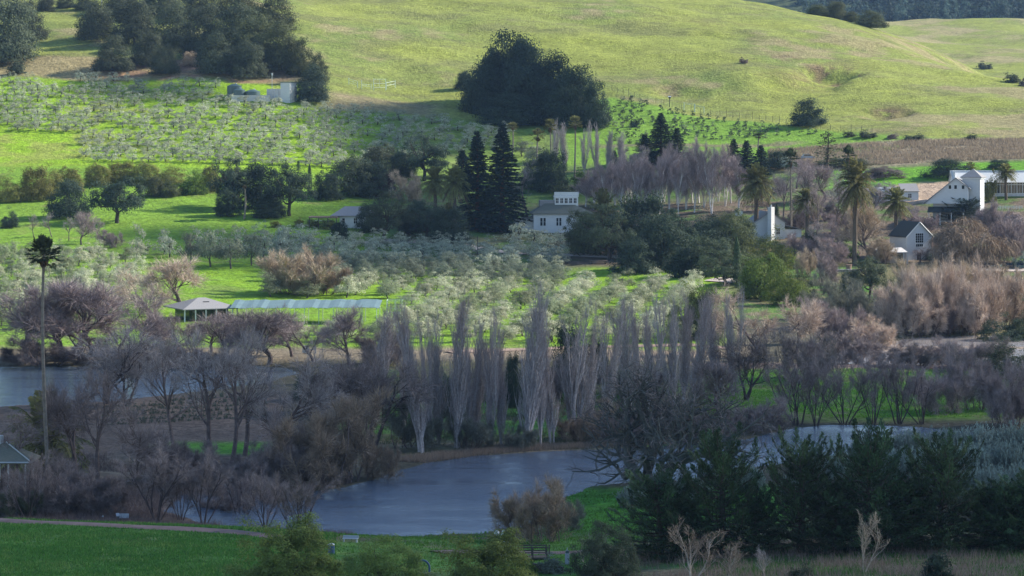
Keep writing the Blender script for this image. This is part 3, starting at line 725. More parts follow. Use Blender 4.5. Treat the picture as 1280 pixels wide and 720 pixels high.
for s in range(2):
    proto('deadshrub', bare(260+s, 6, 3, 16, .75, .012, (8,5), (30,34), (.4,.45), .3, .12, 9, .06, .026, start=.25, levels=2), 6, 3.4, BT)

KINDS = {   # kind: object name, category, trunk colour
 'oak':('oak_tree','tree',(.07,.055,.045)),'oaklow':('oak_tree','tree',(.07,.055,.045)),'oaktree':('oak_tree','tree',(.06,.05,.04)),'faroak':('oak_tree','tree',None),
 'olive':('olive_tree','olive tree',(.10,.085,.075)),'shrub':('shrub','shrub',None),'bigbush':('leafy_bush','bush',(.09,.07,.05)),'sapling':('sapling','young tree',None),'mound':('planted_herb','plant',None),
 'bare':('bare_tree','tree',(.10,.075,.07)),'baretall':('bare_tree','tree',(.13,.10,.095)),'barefork':('bare_tree','tree',(.07,.055,.055)),'poplar':('poplar_tree','tree',(.38,.34,.34)),
 'thicket':('bare_shrub','shrub',(.13,.10,.09)),'dense':('twiggy_bush','bush',(.12,.09,.085)),'birch':('birch_tree','tree',(.55,.50,.48)),'weeping':('willow_tree','tree',(.10,.08,.06)),
 'leaner':('waterside_tree','tree',(.065,.05,.05)),'gnarled':('gnarled_oak','tree',(.15,.155,.14)),'phoenix':('date_palm','palm tree',(.11,.085,.065)),'palmlow':('date_palm','palm tree',(.11,.085,.065)),
 'fanpalm':('fan_palm','palm tree',(.20,.17,.14)),'tallpalm':('fan_palm','palm tree',(.16,.14,.12)),'redwood':('redwood_tree','tree',(.12,.07,.05)),'fir':('conifer_tree','tree',(.09,.065,.05)),'pine':('pine_tree','tree',(.09,.065,.05)),
 'column':('cypress_tree','tree',(.09,.065,.05)),'plume':('cypress_tree','tree',(.09,.07,.06)),'silver':('silver_shrub','shrub',(.14,.12,.10)),'deadshrub':('dead_sapling','young tree',(.42,.34,.27)),
}
PAL = {'dk':(.070,.086,.052),'dkb':(.043,.065,.044),'md':(.080,.095,.045),'gr':(.055,.095,.025),'yg':(.17,.175,.05),'lg':(.11,.17,.035),'bbush':(.15,.20,.052),'bush':(.115,.155,.035),'eu':(.065,.085,.05),
 'ol':(.225,.25,.155),'olg':(.165,.19,.14),'olp':(.41,.42,.30),'pu':(.235,.190,.182),'pud':(.165,.132,.128),'pk':(.45,.355,.29),'gy':(.30,.265,.26),'br':(.27,.20,.145),'tan':(.42,.33,.24),'mv':(.30,.24,.232),'gl':(.18,.18,.14),  # paler and greyer olive colours carry sun and shade in the leaf
 'plum':(.060,.032,.04),'palm':(.16,.16,.06),'pdk':(.055,.072,.036),'rw':(.026,.044,.034),'cy':(.052,.088,.042),'slv':(.20,.25,.22),'dead':(.17,.12,.075)}
rnd = random.Random(7)
def put(kind, u, v, h, w=None, col=None, label=None, group=None, dmin=232, loc=None, rz=None, var=None, sink=.12, trunk=None, dmax=2700):
    if kind == 'poplar' and var is None: var = rnd.randrange(3)
    ps = PROTO[kind]; parts, H0, W0, gs = ps[rnd.randrange(len(ps)) if var is None else var % len(ps)]
    x, d, z = ground(u, v, dmin, dmax) if loc is None else loc
    if kind == 'poplar' and var != 3 and w: w *= .8
    Hm = h*d/F; Wm = (w*d/F) if w else W0*Hm/H0
    nm, cat, tc = KINDS[kind]; c = PAL[col] if isinstance(col, str) else col
    if trunk: tc = PAL[trunk] if isinstance(trunk, str) else trunk
    j = rnd.uniform(.9, 1.1); c = tuple(min(1, a*j) for a in c)
    if rz is None: rz = rnd.random()*6.28
    sz = (Wm/W0, Wm/W0, Hm/H0)
    if parts[0][0] is None:
        o = link(nm, parts[0][1], None, c); o.location = (x, d, z-sink); o.scale = sz; o.rotation_euler.z = rz
        return tag(o, label, cat, group)
    o = empty(nm, (x, d, z-sink), rz, label, cat, group); o.scale = sz
    if kind in ('leaner','poplar','bare','baretall','barefork'): o.rotation_euler.x = rnd.uniform(-1, 1)*(.16 if kind == 'leaner' else .05)
    for pn, me, role in parts:
        link(pn, me, o, c if role in ('crown','foliage') else PAL['dead'] if role == 'dead_fronds' else tc)
    return o
# ---------------------------------------------------------------- planting: kind u v height width colour | label | group (pixels of the photo at the plant's distance)
TREES = '''
faroak 4 78 84 92 dk|large dark oak cut by the frame's upper left corner|hilltop oaks
faroak 36 50 50 44 dk|dark oak behind the large corner oak, top left|hilltop oaks
shrub 22 92 22 24 dk|small dark bush below the upper left corner oak|
faroak 57 14 18 26 dk|small oak on the top edge beside the sunlit hill gap|hilltop oaks
faroak 82 10 18 26 dk|low oak crown on the skyline left of the oak wood|hilltop oaks
faroak 108 12 24 34 dk|oak at the top edge above the shaded hill slope|hilltop oaks
faroak 122 50 46 54 dk|oak at the left tip of the hilltop oak wood|hilltop oaks
faroak 141 89 44 50 dk|rounded oak standing forward at the wood's left foot|hilltop oaks
faroak 168 56 58 62 dk|oak behind the rounded forward oak of the wood|hilltop oaks
faroak 186 82 44 46 dk|oak beside the wood's rounded forward oak|hilltop oaks
faroak 207 92 36 40 dk|low oak on the brown bank's upper edge|hilltop oaks
faroak 217 62 56 60 dk|oak inside the wood above the low bank oak|hilltop oaks
faroak 238 82 18 20 tan|small brownish bush in front of the oak wood|
faroak 257 70 64 66 dk|tall oak in the middle of the hilltop wood|hilltop oaks
faroak 268 92 52 52 dk|oak of the wood just above the bare earth scar|hilltop oaks
faroak 294 72 68 70 dk|broad oak above the water tanks|hilltop oaks
faroak 308 97 46 46 dk|oak at the wood's foot nearest the tanks|hilltop oaks
faroak 324 82 62 66 md|olive green oak above the white pump house|hilltop oaks
faroak 352 88 60 52 md|oak near the wood's right end|hilltop oaks
faroak 342 38 48 62 md|oak on the wood's upper right shoulder|hilltop oaks
faroak 300 22 40 60 md|oak on the top edge over the wood's middle|hilltop oaks
faroak 250 22 40 62 dk|oak on the top edge left of the wood's middle|hilltop oaks
faroak 198 18 40 60 dk|oak on the top edge above the wood's left half|hilltop oaks
faroak 150 14 30 50 dk|oak on the top edge at the wood's left tip|hilltop oaks
faroak 376 94 46 40 md|small oak ending the wood on the grass hill|hilltop oaks
faroak 398 106 40 28 md|narrow oak behind the round tree beside the pump house|hilltop oaks
faroak 389 127 46 44 dkb|round dark tree right of the white pump house|
faroak 640 138 98 92 dkb|tallest crown of the great dark grove on the hill|hill grove
faroak 604 143 62 58 dkb|left shoulder tree of the great hill grove|hill grove
faroak 618 132 74 56 dkb|tree left of the hill grove's tallest crown|hill grove
faroak 668 152 78 80 dkb|front tree in the middle of the hill grove|hill grove
faroak 692 150 84 78 dkb|tree on the hill grove's right slope|hill grove
faroak 724 156 74 62 dkb|tree near the hill grove's right end|hill grove
faroak 744 160 58 40 dkb|last low tree at the hill grove's right end|hill grove
faroak 632 156 40 70 dkb|low tree along the hill grove's front foot|hill grove
faroak 582 112 24 26 dkb|small ragged tree left of the great hill grove|
faroak 1010 157 34 48 dkb|lone round tree at the foot of the grass hill|
shrub 930 79 8 12 pud|small dark bush high on the bare grass hill|
faroak 1044 10 22 30 md|oak on the right ridge near the top edge|ridge oaks
faroak 1022 4 14 30 md|oak crown just showing over the ridge at the top|ridge oaks
faroak 1088 25 22 44 md|wide oak on the right ridge before the blue woods|ridge oaks
faroak 1064 17 14 22 md|small oak between the ridge's two wider oaks|ridge oaks
shrub 1232 86 10 20 dk|dark bush showing over the right ridge|
shrub 1266 103 13 22 dk|bush on the ridge near the right edge|
shrub 1284 108 15 22 pud|brownish bush on the ridge cut by the right edge|
shrub 1062 171 8 18 dk|first dark bush on the sapling field's lower edge|
shrub 1086 172 10 26 dk|widest dark bush below the sapling field|
shrub 1116 173 7 18 pud|brown bush above the dry grass bank|
shrub 1142 174 8 28 dk|long low bush above the dry grass bank|
shrub 1215 174 8 18 dk|round dark bush alone above the pale dry bank|
oaklow 10 252 40 46 yg|golden green tree at the hedge row's left end|golden green orchard trees
oaklow 42 250 42 46 yg|golden green tree second in the hedge row|golden green orchard trees
oaklow 62 243 38 42 yg|golden green tree behind the row's second tree|golden green orchard trees
oaklow 88 240 32 38 yg|golden green tree above the left round oak|golden green orchard trees
oaklow 122 232 28 40 yg|golden green tree above the spreading oak's left half|golden green orchard trees
oaklow 150 228 26 44 yg|golden green tree above the spreading oak|golden green orchard trees
oaklow 182 230 28 44 yg|golden green tree above the spreading oak's right edge|golden green orchard trees
oaklow 212 232 30 40 yg|golden green tree near the hedge row's right end|golden green orchard trees
oaklow 245 242 38 32 lg|bright green tree at the hedge row's right end|golden green orchard trees
oaklow 262 240 34 28 yg|golden green tree against the dark oaks|golden green orchard trees
shrub 232 243 20 26 lg|fresh green bush before the hedge row's right end|
oaklow 192 246 26 30 md|dull green bushy tree right of the spreading oak|
oaklow 212 246 26 28 md|dull green bush on the lawn's left edge|
oaktree 146 279 58 78 dkb|spreading oak with forked trunk on the green slope|
oaklow 88 272 48 56 dkb|round oak touching the spreading oak's left side|
oaklow 12 285 26 26 dkb|small dark bush at the left edge of the slope|
baretall 65 296 32 20 gy|small bare tree in the slope's row of bare saplings|bare saplings on the slope
baretall 42 297 30 18 gy|bare sapling near the left edge of the slope|bare saplings on the slope
baretall 86 301 30 20 gy|thin bare sapling left of the purple bare tree|bare saplings on the slope
bare 102 306 42 30 mv|purplish bare tree below the round oak|
baretall 122 301 30 18 gy|thin bare sapling below the spreading oak|bare saplings on the slope
dense 136 310 24 32 mv|low bare bush below the spreading oak's trunk|
oaktree 292 262 66 62 dkb|large oak behind the purple bare tree|dark oaks left of the cottage
oaktree 362 270 66 66 dkb|large oak with visible trunk left of the cottage|dark oaks left of the cottage
oaklow 326 262 58 58 dkb|dark oak between the two large oaks|dark oaks left of the cottage
oaklow 338 272 36 46 dkb|low dark tree in front of the two large oaks|dark oaks left of the cottage
oaklow 284 270 34 36 dkb|low dark tree below the large left oak|dark oaks left of the cottage
bare 299 258 52 42 plum|dusky bare plum tree in front of the large oak|
fanpalm 305 274 50 20 pdk|fan palm before the dusky plum tree on the lawn|
column 373 213 13 6 cy|tiny dark cypress column above the oak crown|
column 387 240 36 8 cy|slim dark cypress right of the large oak|
column 497 222 36 7 cy|slim cypress between two oaks above the cottage|
oaklow 440 244 50 68 dk|wide oak on the slope above the cottage|oaks above the cottage
oaklow 472 218 38 56 dk|oak below the hillside orchard's lower edge|oaks above the cottage
oaktree 530 226 58 72 dkb|big round oak below the hillside orchard|oaks above the cottage
oaklow 500 222 32 44 dk|oak left of the big round oak|oaks above the cottage
oaklow 470 246 46 52 dkb|dark oak right above the cottage roof|oaks above the cottage
oaklow 410 250 36 40 dkb|low dark oak left of the wide slope oak|oaks above the cottage
faroak 481 246 34 32 plum|dark purple leafed tree above the cottage|
dense 512 252 38 44 tan|pale bare bush right of the purple leafed tree|
shrub 392 283 12 18 yg|yellow green bush left of the cottage pergola|yellow bushes by the cottage
shrub 374 283 11 16 yg|yellow green bush farthest from the cottage|yellow bushes by the cottage
shrub 412 286 14 24 yg|larger yellow green bush below the pergola|yellow bushes by the cottage
shrub 345 284 10 16 yg|low yellowish bush under the large oak's trunk|
oaklow 424 300 24 28 dkb|dark bush in front of the cottage wall|
oaktree 482 300 62 66 eu|grey green tree with pale slanting trunk beside the gravel road|
oaklow 462 290 44 36 dkb|dark tree hiding the cottage's right end|
palmlow 508 300 26 40 pdk|low date palm at the gravel road's left end|
oaktree 534 302 52 58 dkb|dark tree at the bend of the gravel road|trees along the gravel road
oaklow 558 306 48 54 dkb|dark tree below the pair of date palms|trees along the gravel road
oaklow 520 290 40 40 dkb|dark tree behind the road's bend|trees along the gravel road
phoenix 543 282 74 40 palm|left palm of the pair before the redwoods|
phoenix 569 290 84 42 palm|right palm of the pair before the redwoods|
palmlow 560 275 22 32 palm|short palm between the tall pair's trunks|
palmlow 586 284 22 28 palm|short palm against the redwood's foot|
redwood 596 288 122 50 rw|left redwood of the dark pair|
redwood 628 290 134 60 rw|right, taller redwood of the dark pair|
fir 578 238 50 34 rw|small dark conifer left of the redwoods|
baretall 664 288 92 48 gy|pale bare sycamore right of the redwoods|
fanpalm 640 196 44 16 palm|fan palm with crown just above the redwood's shoulder|tall fan palms in the centre
fanpalm 672 232 72 19 palm|fan palm with ragged crown left of the tall pair|tall fan palms in the centre
fanpalm 687 224 76 17 palm|tall fan palm, left of the tall pair|tall fan palms in the centre
fanpalm 718 224 80 18 palm|tall fan palm, right of the tall pair|tall fan palms in the centre
poplar 694 205 56 18 gy|pale bare poplar left of the right tall fan palm|pale bare poplars behind the house
poplar 706 214 60 16 gy|pale bare poplar touching the right tall fan palm|pale bare poplars behind the house
poplar 730 216 58 18 gy|pale bare poplar just right of the tall fan palms|pale bare poplars behind the house
poplar 746 214 64 20 gy|tallest pale bare poplar behind the house|pale bare poplars behind the house
poplar 762 216 54 20 gy|pale bare poplar in the pale group's right half|pale bare poplars behind the house
poplar 777 214 50 18 gy|pale bare poplar before the green sapling field|pale bare poplars behind the house
dense 790 220 36 40 gy|pale bare bush left of the tall dark conifer|
olive 652 196 24 30 olg|grey olive tree behind the tall palms, left|
olive 668 204 26 32 olg|grey olive tree behind the tall palms, middle|
oaklow 690 240 54 46 dkb|dark tree behind the white house|
oaklow 668 236 40 40 dkb|dark tree behind the pale sycamore|
shrub 727 238 28 30 lg|fresh green tree beside the roof-top lantern|
shrub 708 246 20 34 md|green bush behind the white house's roof|
column 707 214 16 6 cy|small dark cypress behind the tall palms|
redwood 826 206 64 40 dkb|tall dark conifer above the birches|conifers above the birches
fir 806 204 36 32 dkb|low conifer left of the tall dark conifer|conifers above the birches
fir 846 206 46 30 dkb|conifer right of the tall dark conifer|conifers above the birches
fir 768 210 22 16 dkb|little conifer among the pale poplars|
fir 917 216 42 28 rw|left conifer of the trio near the crown palm|conifer trio
fir 933 220 44 30 rw|middle conifer of the trio|conifer trio
fir 951 222 40 28 rw|right conifer of the trio|conifer trio
fanpalm 949 196 30 16 pdk|small fan palm rising over the conifer trio|
phoenix 944 300 96 50 palm|big date palm left of the white chimney|
phoenix 1008 302 68 42 palm|date palm right of the white chimney|
fanpalm 989 296 112 22 pdk|tall leaning fan palm beside the chimney house|
fanpalm 1061 296 116 19 pdk|tall fan palm in front of the largest date palm|
phoenix 1068 332 136 50 palm|largest date palm with dark ivy clad trunk|
phoenix 1121 306 72 42 palm|date palm before the low white building|
phoenix 1258 250 46 30 palm|date palm in front of the greenhouse windows|
palmlow 752 285 50 54 palm|low bushy date palm at the white house's corner|
palmlow 1212 216 14 26 yg|yellowish palm behind the water tower roof|
pine 1034 218 56 34 md|open branched pine above the bare sycamores|
oaklow 1100 222 14 60 pud|low dark hedge on the terrace above the oak|
oaklow 1060 206 9 70 dk|long low hedge on the terrace below the dry bank|
oaklow 972 210 22 46 dkb|dark hedge right of the conifer trio|
olive 985 214 24 20 slv|pale grey bush beside the dark terrace hedge|
oaklow 1184 222 24 62 dkb|broad dome of dark hedge left of the greenhouse|
oaklow 1250 211 12 30 dkb|small dark dome of hedge above the greenhouse|
shrub 1238 252 40 16 yg|creeper at the water tower's right wall|
bare 1095 276 68 84 gy|large bare oak before the low white building|
baretall 1018 310 80 40 mv|mauve bare tree between the two date palms|bare trees by the date palms
baretall 1040 300 90 36 mv|mauve bare tree left of the largest date palm|bare trees by the date palms
baretall 978 276 66 36 mv|mauve bare tree behind the leaning fan palm|bare trees by the date palms
baretall 1002 262 60 40 mv|mauve bare tree above the right-hand date palm|bare trees by the date palms
baretall 1015 322 46 26 gy|white trunked bare sycamore right of the chimney|
bare 1086 324 70 56 tan|pale bare sycamore right of the largest date palm|
bare 1050 322 50 40 mv|mauve bare tree left of the ivy clad palm trunk|
bare 1130 286 40 40 gy|small bare tree behind the date palm and barn|
weeping 1208 334 60 96 br|broad brown weeping willow below the barn|
thicket 1262 330 62 50 mv|purple bare thicket right of the weeping willow|
thicket 1240 290 38 50 mv|purple bare thicket right of the barn|
plume 1206 278 32 72 dkb|dark spreading cypress across the barn's front|
shrub 1166 325 12 22 dkb|dark bush at the gabled house's right corner|
shrub 1274 336 22 22 slv|grey green bush at the right edge by the parking|
column 971 296 42 11 cy|dark cypress against the white chimney|
oaklow 885 296 36 46 dkb|dark tree below the birches|oaks in the valley centre
oaktree 730 320 58 50 md|dull green tree right of the white house|oaks in the valley centre
oaktree 760 326 72 72 eu|grey green oak with visible trunk by the road|oaks in the valley centre
oaklow 800 320 78 80 dkb|large dark oak right of the low date palm|oaks in the valley centre
oaklow 828 338 74 84 dkb|largest dark oak in the valley centre|oaks in the valley centre
oaklow 792 342 44 56 dkb|low dark oak at the valley road's edge|oaks in the valley centre
oaklow 878 322 62 72 dkb|dark oak behind the yellowish oak|oaks in the valley centre
oaktree 890 346 52 62 eu|olive green oak left of the lone cypress column|oaks in the valley centre
oaklow 912 318 56 56 md|oak behind the lone cypress column|oaks in the valley centre
oaklow 850 300 30 40 dkb|dark low tree under the birch trunks|oaks in the valley centre
oaklow 930 310 36 44 dkb|dark tree below the big date palm|oaks in the valley centre
oaktree 906 358 46 64 eu|grey green oak at the lone cypress column's left foot|oaks in the valley centre
oaklow 938 354 40 44 md|low oak at the lone cypress column's right foot|oaks in the valley centre
oaklow 858 346 40 56 dkb|dark low oak at the end of the valley orchard|oaks in the valley centre
column 921 360 66 14 cy|lone dark cypress column in the valley centre|
oaklow 966 336 52 64 yg|yellow green oak below the white chimney|
oaklow 950 374 56 66 bush|bright green oak right of the cypress column|
oaklow 986 382 58 54 bush|bright green tree above the pink bare tree|
oaklow 1000 372 42 40 md|green tree on the slope right of the bright oaks|
oaktree 1088 374 54 54 dk|dark green oak below the ivy clad palm|
oaklow 1062 376 40 34 eu|grey green bush left of the dark green oak|
oaklow 1116 378 32 38 md|green bush right of the dark green oak|
dense 1032 356 44 46 mv|mauve twiggy bush below the date palms|
dense 1008 346 36 36 tan|tan twiggy bush right of the yellow green oak|
dense 1056 400 60 76 gl|grey green twiggy tree left of the pink willows|
dense 1096 408 50 66 gl|grey green twiggy bush before the pink willows|
dense 1040 430 56 80 mv|mauve twiggy bush at the levee's left end, behind the purple one|
dense 1090 436 40 70 pk|pinkish twiggy bush at the reservoir's left shore|
dense 1024 410 46 54 gl|grey green twiggy bush behind the pink tree|
barefork 1122 412 44 40 pud|dark bare tree at the reservoir's far shore|
bare 950 444 88 96 pk|pink sunlit bare tree left of the reservoir|pink bare trees by the reservoir
bare 996 448 78 84 pk|pink sunlit bare tree nearest the reservoir|pink bare trees by the reservoir
dense 1010 474 64 84 pu|purple twiggy bush at the levee's left end|
dense 1066 456 42 90 pu|purple twiggy bush along the reservoir's near shore|
dense 1126 458 24 70 pu|low purple bush before the reservoir|
oaklow 858 420 68 60 bush|dark green oak behind the bare poplars, right|
oaklow 880 424 66 54 md|green oak beside the one behind the poplars|
oaklow 712 490 86 44 dkb|dark evergreen behind the poplars, centre|
oaklow 748 480 60 34 dkb|dark evergreen right of the central dark one|
oaklow 782 478 34 20 dkb|small dark evergreen between bare poplars|
oaklow 640 510 70 24 dkb|narrow dark evergreen behind the poplars|
oaklow 668 520 60 30 dkb|dark evergreen in the poplars' left half|
oaklow 560 520 52 40 dkb|dark evergreen low behind the left poplars|
oaklow 440 505 40 60 dkb|dark evergreen bush behind the tawny bush|
oaklow 388 500 34 56 dkb|dark evergreen bush by the lake's right end|
poplar 480 478 98 34 mv|bare poplar at the row's left end|bare poplars on the far bank
poplar 527 566 192 44 mv|bare poplar behind the pond, first tall one|bare poplars on the far bank
poplar 548 556 160 34 gy|grey bare poplar second along the far bank|bare poplars on the far bank
poplar 572 560 200 42 mv|tall bare poplar left of the dark evergreen|bare poplars on the far bank
poplar 594 552 150 34 gy|grey bare poplar between two taller ones|bare poplars on the far bank
poplar 613 558 178 34 mv|slim bare poplar left of the bank's middle|bare poplars on the far bank
poplar 660 560 206 54 gy|tallest, broad bare poplar at the bank's middle|bare poplars on the far bank
poplar 720 548 168 60 gy|broad grey poplar fanning before a dark evergreen|bare poplars on the far bank
poplar 690 554 150 34 mv|bare poplar between the two broadest ones|bare poplars on the far bank
poplar 758 530 150 40 mv|bare poplar right of the fanning grey one|bare poplars on the far bank
poplar 786 520 150 40 gy|grey bare poplar above the gnarled oak's left half|bare poplars on the far bank
poplar 812 512 140 42 mv|bare poplar above the gnarled oak's middle|bare poplars on the far bank
poplar 842 508 146 46 gy|bare poplar before the green oak behind|bare poplars on the far bank
poplar 868 500 130 40 mv|bare poplar right of the one before the green oak|bare poplars on the far bank
poplar 898 494 126 34 mv|mauve bare poplar near the pink bare tree|bare poplars on the far bank
poplar 916 494 136 36 gy|bare poplar at the row's right end|bare poplars on the far bank
poplar 504 545 120 27 mv|mauve thin bare poplar at the bank row's left end|bare poplars on the far bank
poplar 538 560 170 25 mv|mauve thin bare poplar at the bank row's left quarter below the pipes|bare poplars on the far bank
poplar 583 556 150 31 mv|mauve thin bare poplar at the bank row's left quarter, nearest the water|bare poplars on the far bank
poplar 626 556 150 25 mv|mauve thin bare poplar at the bank row's left middle by the dark evergreen|bare poplars on the far bank
poplar 676 558 180 24 mv|mauve thin bare poplar at the bank row's middle, beside the broadest poplar|bare poplars on the far bank
poplar 738 542 160 32 mv|mauve thin bare poplar at the bank row's right middle by the fanning poplar|bare poplars on the far bank
poplar 798 516 140 24 mv|mauve thin bare poplar at the bank row's right quarter above the gnarled oak|bare poplars on the far bank
poplar 854 504 140 32 mv|mauve thin bare poplar at the bank row's right end|bare poplars on the far bank
leaner 332 660 74 80 pu|many stemmed waterside shrub over the pond's left end|waterside trees above the path
dense 280 650 46 80 pu|low purple brush at the pond's left end|
dense 350 640 40 70 pu|low purple brush standing in the pond's left shallows|
faroak 656 146 92 80 dkb|crown filling the hill grove's upper right side|hill grove
faroak 706 156 62 70 dkb|low crown along the hill grove's right front|hill grove
oaklow 744 318 52 60 md|dull green tree beside the low date palm|oaks in the valley centre
dense 1150 458 34 70 pu|purple twiggy bush before the reservoir's middle|
dense 1200 462 40 70 mv|mauve twiggy bush before the reservoir's right half|
leaner 1020 534 76 70 pu|waterside tree between the dark stemmed one and the levee|trees leaning over the pond
dense 960 540 44 80 pu|purple brush at the levee's foot by the pond|
bare 900 520 70 70 pu|purple bare tree left of the dark forked one|
dense 620 500 50 80 pu|purple brush behind the poplars' left half|
dense 700 500 50 80 pu|purple brush behind the broadest poplars|
dense 800 494 46 90 pu|purple brush behind the poplars' right half|
barefork 465 562 120 140 pu|dark crooked bare tree left of the poplars|
dense 440 520 80 120 pud|dark purple twiggy mass behind the tawny bush|
dense 520 560 60 90 gl|grey green twiggy bush under the left poplars|
dense 590 562 44 60 gl|low grey green brush under the middle poplars|
dense 650 562 36 50 gl|low grey brush under the tallest poplar|
dense 730 552 50 90 br|brownish brush at the water left of the gnarled oak|
dense 790 552 44 120 pud|brown brush behind the gnarled oak's crown|
dense 864 552 40 90 pud|purple brush behind the gnarled oak's right half|
dense 900 546 36 60 pu|low purple brush at the pond's narrow part|
barefork 932 500 88 92 pud|dark forked bare tree right of the poplar row|
leaner 996 532 92 110 pu|dark stemmed waterside tree on the pond's far right bank|trees leaning over the pond
leaner 1056 530 96 90 pu|leaning waterside tree right of the dark stemmed one|trees leaning over the pond
leaner 1092 530 92 80 pu|leaning waterside tree in the middle of the levee|trees leaning over the pond
leaner 1124 530 96 86 pu|leaning waterside tree at the levee's right part|trees leaning over the pond
leaner 1152 530 80 80 mv|last leaning tree before the right thickets|trees leaning over the pond
dense 1180 516 60 80 mv|mauve thicket at the levee's right end|mauve thickets at the right edge
dense 1222 512 78 84 mv|mauve thicket below the dark evergreen bushes|mauve thickets at the right edge
dense 1266 532 90 96 mv|mauve thicket cut by the right edge|mauve thickets at the right edge
dense 1240 460 40 60 pu|purple thicket left of the right edge's oak|
oaklow 1258 472 50 74 dk|dark evergreen bush at the right edge, lower|
oaklow 1250 434 42 62 dkb|dark evergreen bush by the reservoir's right end|
oaklow 1284 432 60 60 dk|dark evergreen at the right edge, upper|
dense 1284 408 60 60 gl|grey twiggy tree behind the right edge evergreens|
thicket 1130 418 70 70 pk|pink willow thicket at the bank's left end|pink willows behind the reservoir
thicket 1160 416 84 76 pk|pink willow thicket second from the left|pink willows behind the reservoir
thicket 1192 416 88 74 pk|tall pink willow thicket in the bank's middle|pink willows behind the reservoir
thicket 1226 416 86 74 pk|pink willow thicket right of the middle|pink willows behind the reservoir
thicket 1256 410 74 66 pk|pink willow thicket behind the evergreens|pink willows behind the reservoir
thicket 1286 396 60 60 pk|pink willow thicket at the right edge|pink willows behind the reservoir
thicket 1146 386 60 66 tan|paler willow thicket below the gabled house|pink willows behind the reservoir
thicket 1184 378 50 66 tan|paler willow thicket below the weeping willow|pink willows behind the reservoir
thicket 1226 370 40 66 tan|paler willow thicket below the parking|pink willows behind the reservoir
dense 1140 420 66 90 pk|broad pink willow bush at the reservoir's far left shore|pink willows behind the reservoir
dense 1214 418 76 100 pk|broad pink willow bush in the bank's middle front|pink willows behind the reservoir
thicket 1180 420 40 36 pud|dark stemmed bush in the pink willows' foot|
bare 228 392 72 116 pk|broad pink sunlit bare tree above the pavilion|
bare 196 402 70 84 pk|pink bare tree left of the pavilion roof|
thicket 372 368 56 92 tan|tan bare thicket before the shaded olives|
thicket 404 368 46 66 br|brown bare thicket right of the tan one|
dense 352 346 22 34 yg|yellowish bush behind the tan thicket|
bare 70 448 100 120 mv|broad mauve bare tree behind the lake, left|mauve trees behind the lake
bare 118 450 104 110 mv|mauve bare tree behind the lake, beside the tallest palm|mauve trees behind the lake
bare 30 452 84 90 pu|purple bare tree at the lake's left end|mauve trees behind the lake
bare 168 452 90 96 mv|mauve bare tree behind the lake's middle|mauve trees behind the lake
bare 226 452 60 90 pu|purple bare tree below the pavilion|mauve trees behind the lake
bare 284 454 66 90 pu|purple bare tree below the canopy's left end|mauve trees behind the lake
bare 336 456 72 86 pu|purple bare tree below the canopy's middle|mauve trees behind the lake
bare 392 452 70 80 mv|mauve bare tree below the canopy's right half|mauve trees behind the lake
bare 436 456 74 80 mv|mauve bare tree below the canopy's right end|mauve trees behind the lake
bare 94 446 88 100 mv|mauve bare tree between the two broad ones behind the lake|mauve trees behind the lake
bare 146 446 88 90 mv|mauve bare tree right of the tallest palm, behind the lake|mauve trees behind the lake
bare 264 440 50 76 mv|mauve bare tree below the pavilion's right corner|mauve trees behind the lake
bare 312 444 52 80 mv|mauve bare tree under the canopy, behind the lake|mauve trees behind the lake
bare 365 446 58 80 mv|mauve bare tree under the canopy's middle posts|mauve trees behind the lake
dense 60 456 40 120 pud|dark brush along the lake's far shore|
dense 150 456 34 110 pud|dark brush on the lake's far shore, middle|
dense 240 460 34 110 pud|dark brush on the lake's far shore below the pavilion|
dense 480 456 50 80 pu|purple brush below the left poplar|
tallpalm 61 612 318 44 pdk|very tall lone fan palm with thin pale trunk|
palmlow 54 586 100 124 palm|broad low date palm behind the gazebo|
barefork 132 505 100 130 gy|grey bare tree at the lake's near shore|grey trees before the lake
barefork 160 508 80 90 gy|smaller grey bare tree at the lake's near shore|grey trees before the lake
baretall 218 566 150 90 gy|reddish trunked bare tree left of the green lawn|
baretall 268 580 170 110 gy|pale trunked bare tree on the green lawn, left|pale trees on the lawn
baretall 288 584 176 100 gy|pale trunked bare tree on the lawn's middle|pale trees on the lawn
baretall 305 570 150 100 gy|pale trunked bare tree on the lawn's right part|pale trees on the lawn
bare 338 578 150 130 gy|dark trunked bare tree right of the lawn|
bare 95 600 130 110 pud|dark forked bare tree right of the gazebo|
baretall 122 606 150 90 pud|straight dark bare tree beside the gazebo's forked one|
baretall 22 606 96 60 pu|bare tree rising behind the gazebo|
bare 165 604 110 110 pu|purple bare tree above the information board|
barefork 72 624 64 60 pud|dark bare tree between gazebo and path|
dense 100 640 60 100 pu|purple brush above the path, left of the board|purple brush along the path
dense 60 642 50 90 pu|purple brush above the path at the far left|purple brush along the path
dense 20 646 36 60 dk|dark leafy brush at the path's left end|
dense 132 642 44 70 pud|dark brush directly behind the board|purple brush along the path
leaner 196 650 96 110 pu|many stemmed waterside tree right of the board|waterside trees above the path
leaner 255 654 92 90 pu|many stemmed waterside tree with pond behind|waterside trees above the path
leaner 300 656 76 70 pu|slender waterside tree left of the green bush|waterside trees above the path
leaner 226 650 80 70 pud|dark waterside tree between two many stemmed ones|waterside trees above the path
dense 215 600 60 100 pu|purple brush below the rubble heap|
dense 300 612 56 90 pu|purple brush on the near lake flat, right|
dense 340 612 60 80 pu|purple brush left of the tawny bush|
dense 412 606 112 160 br|large tawny rounded bush on the pond's peninsula|
dense 372 604 84 90 pu|purple bush on the tawny bush's left side|
dense 470 600 56 60 br|low brown bush at the peninsula's tip|
leaner 372 668 80 104 pud|bare spreading branches over the pond, behind the green bush|
gnarled 806 612 158 250 pud|gnarled bare oak with lichen pale limbs before the pond|
dense 672 678 80 110 br|tangled bare bush on the pond's near shore|
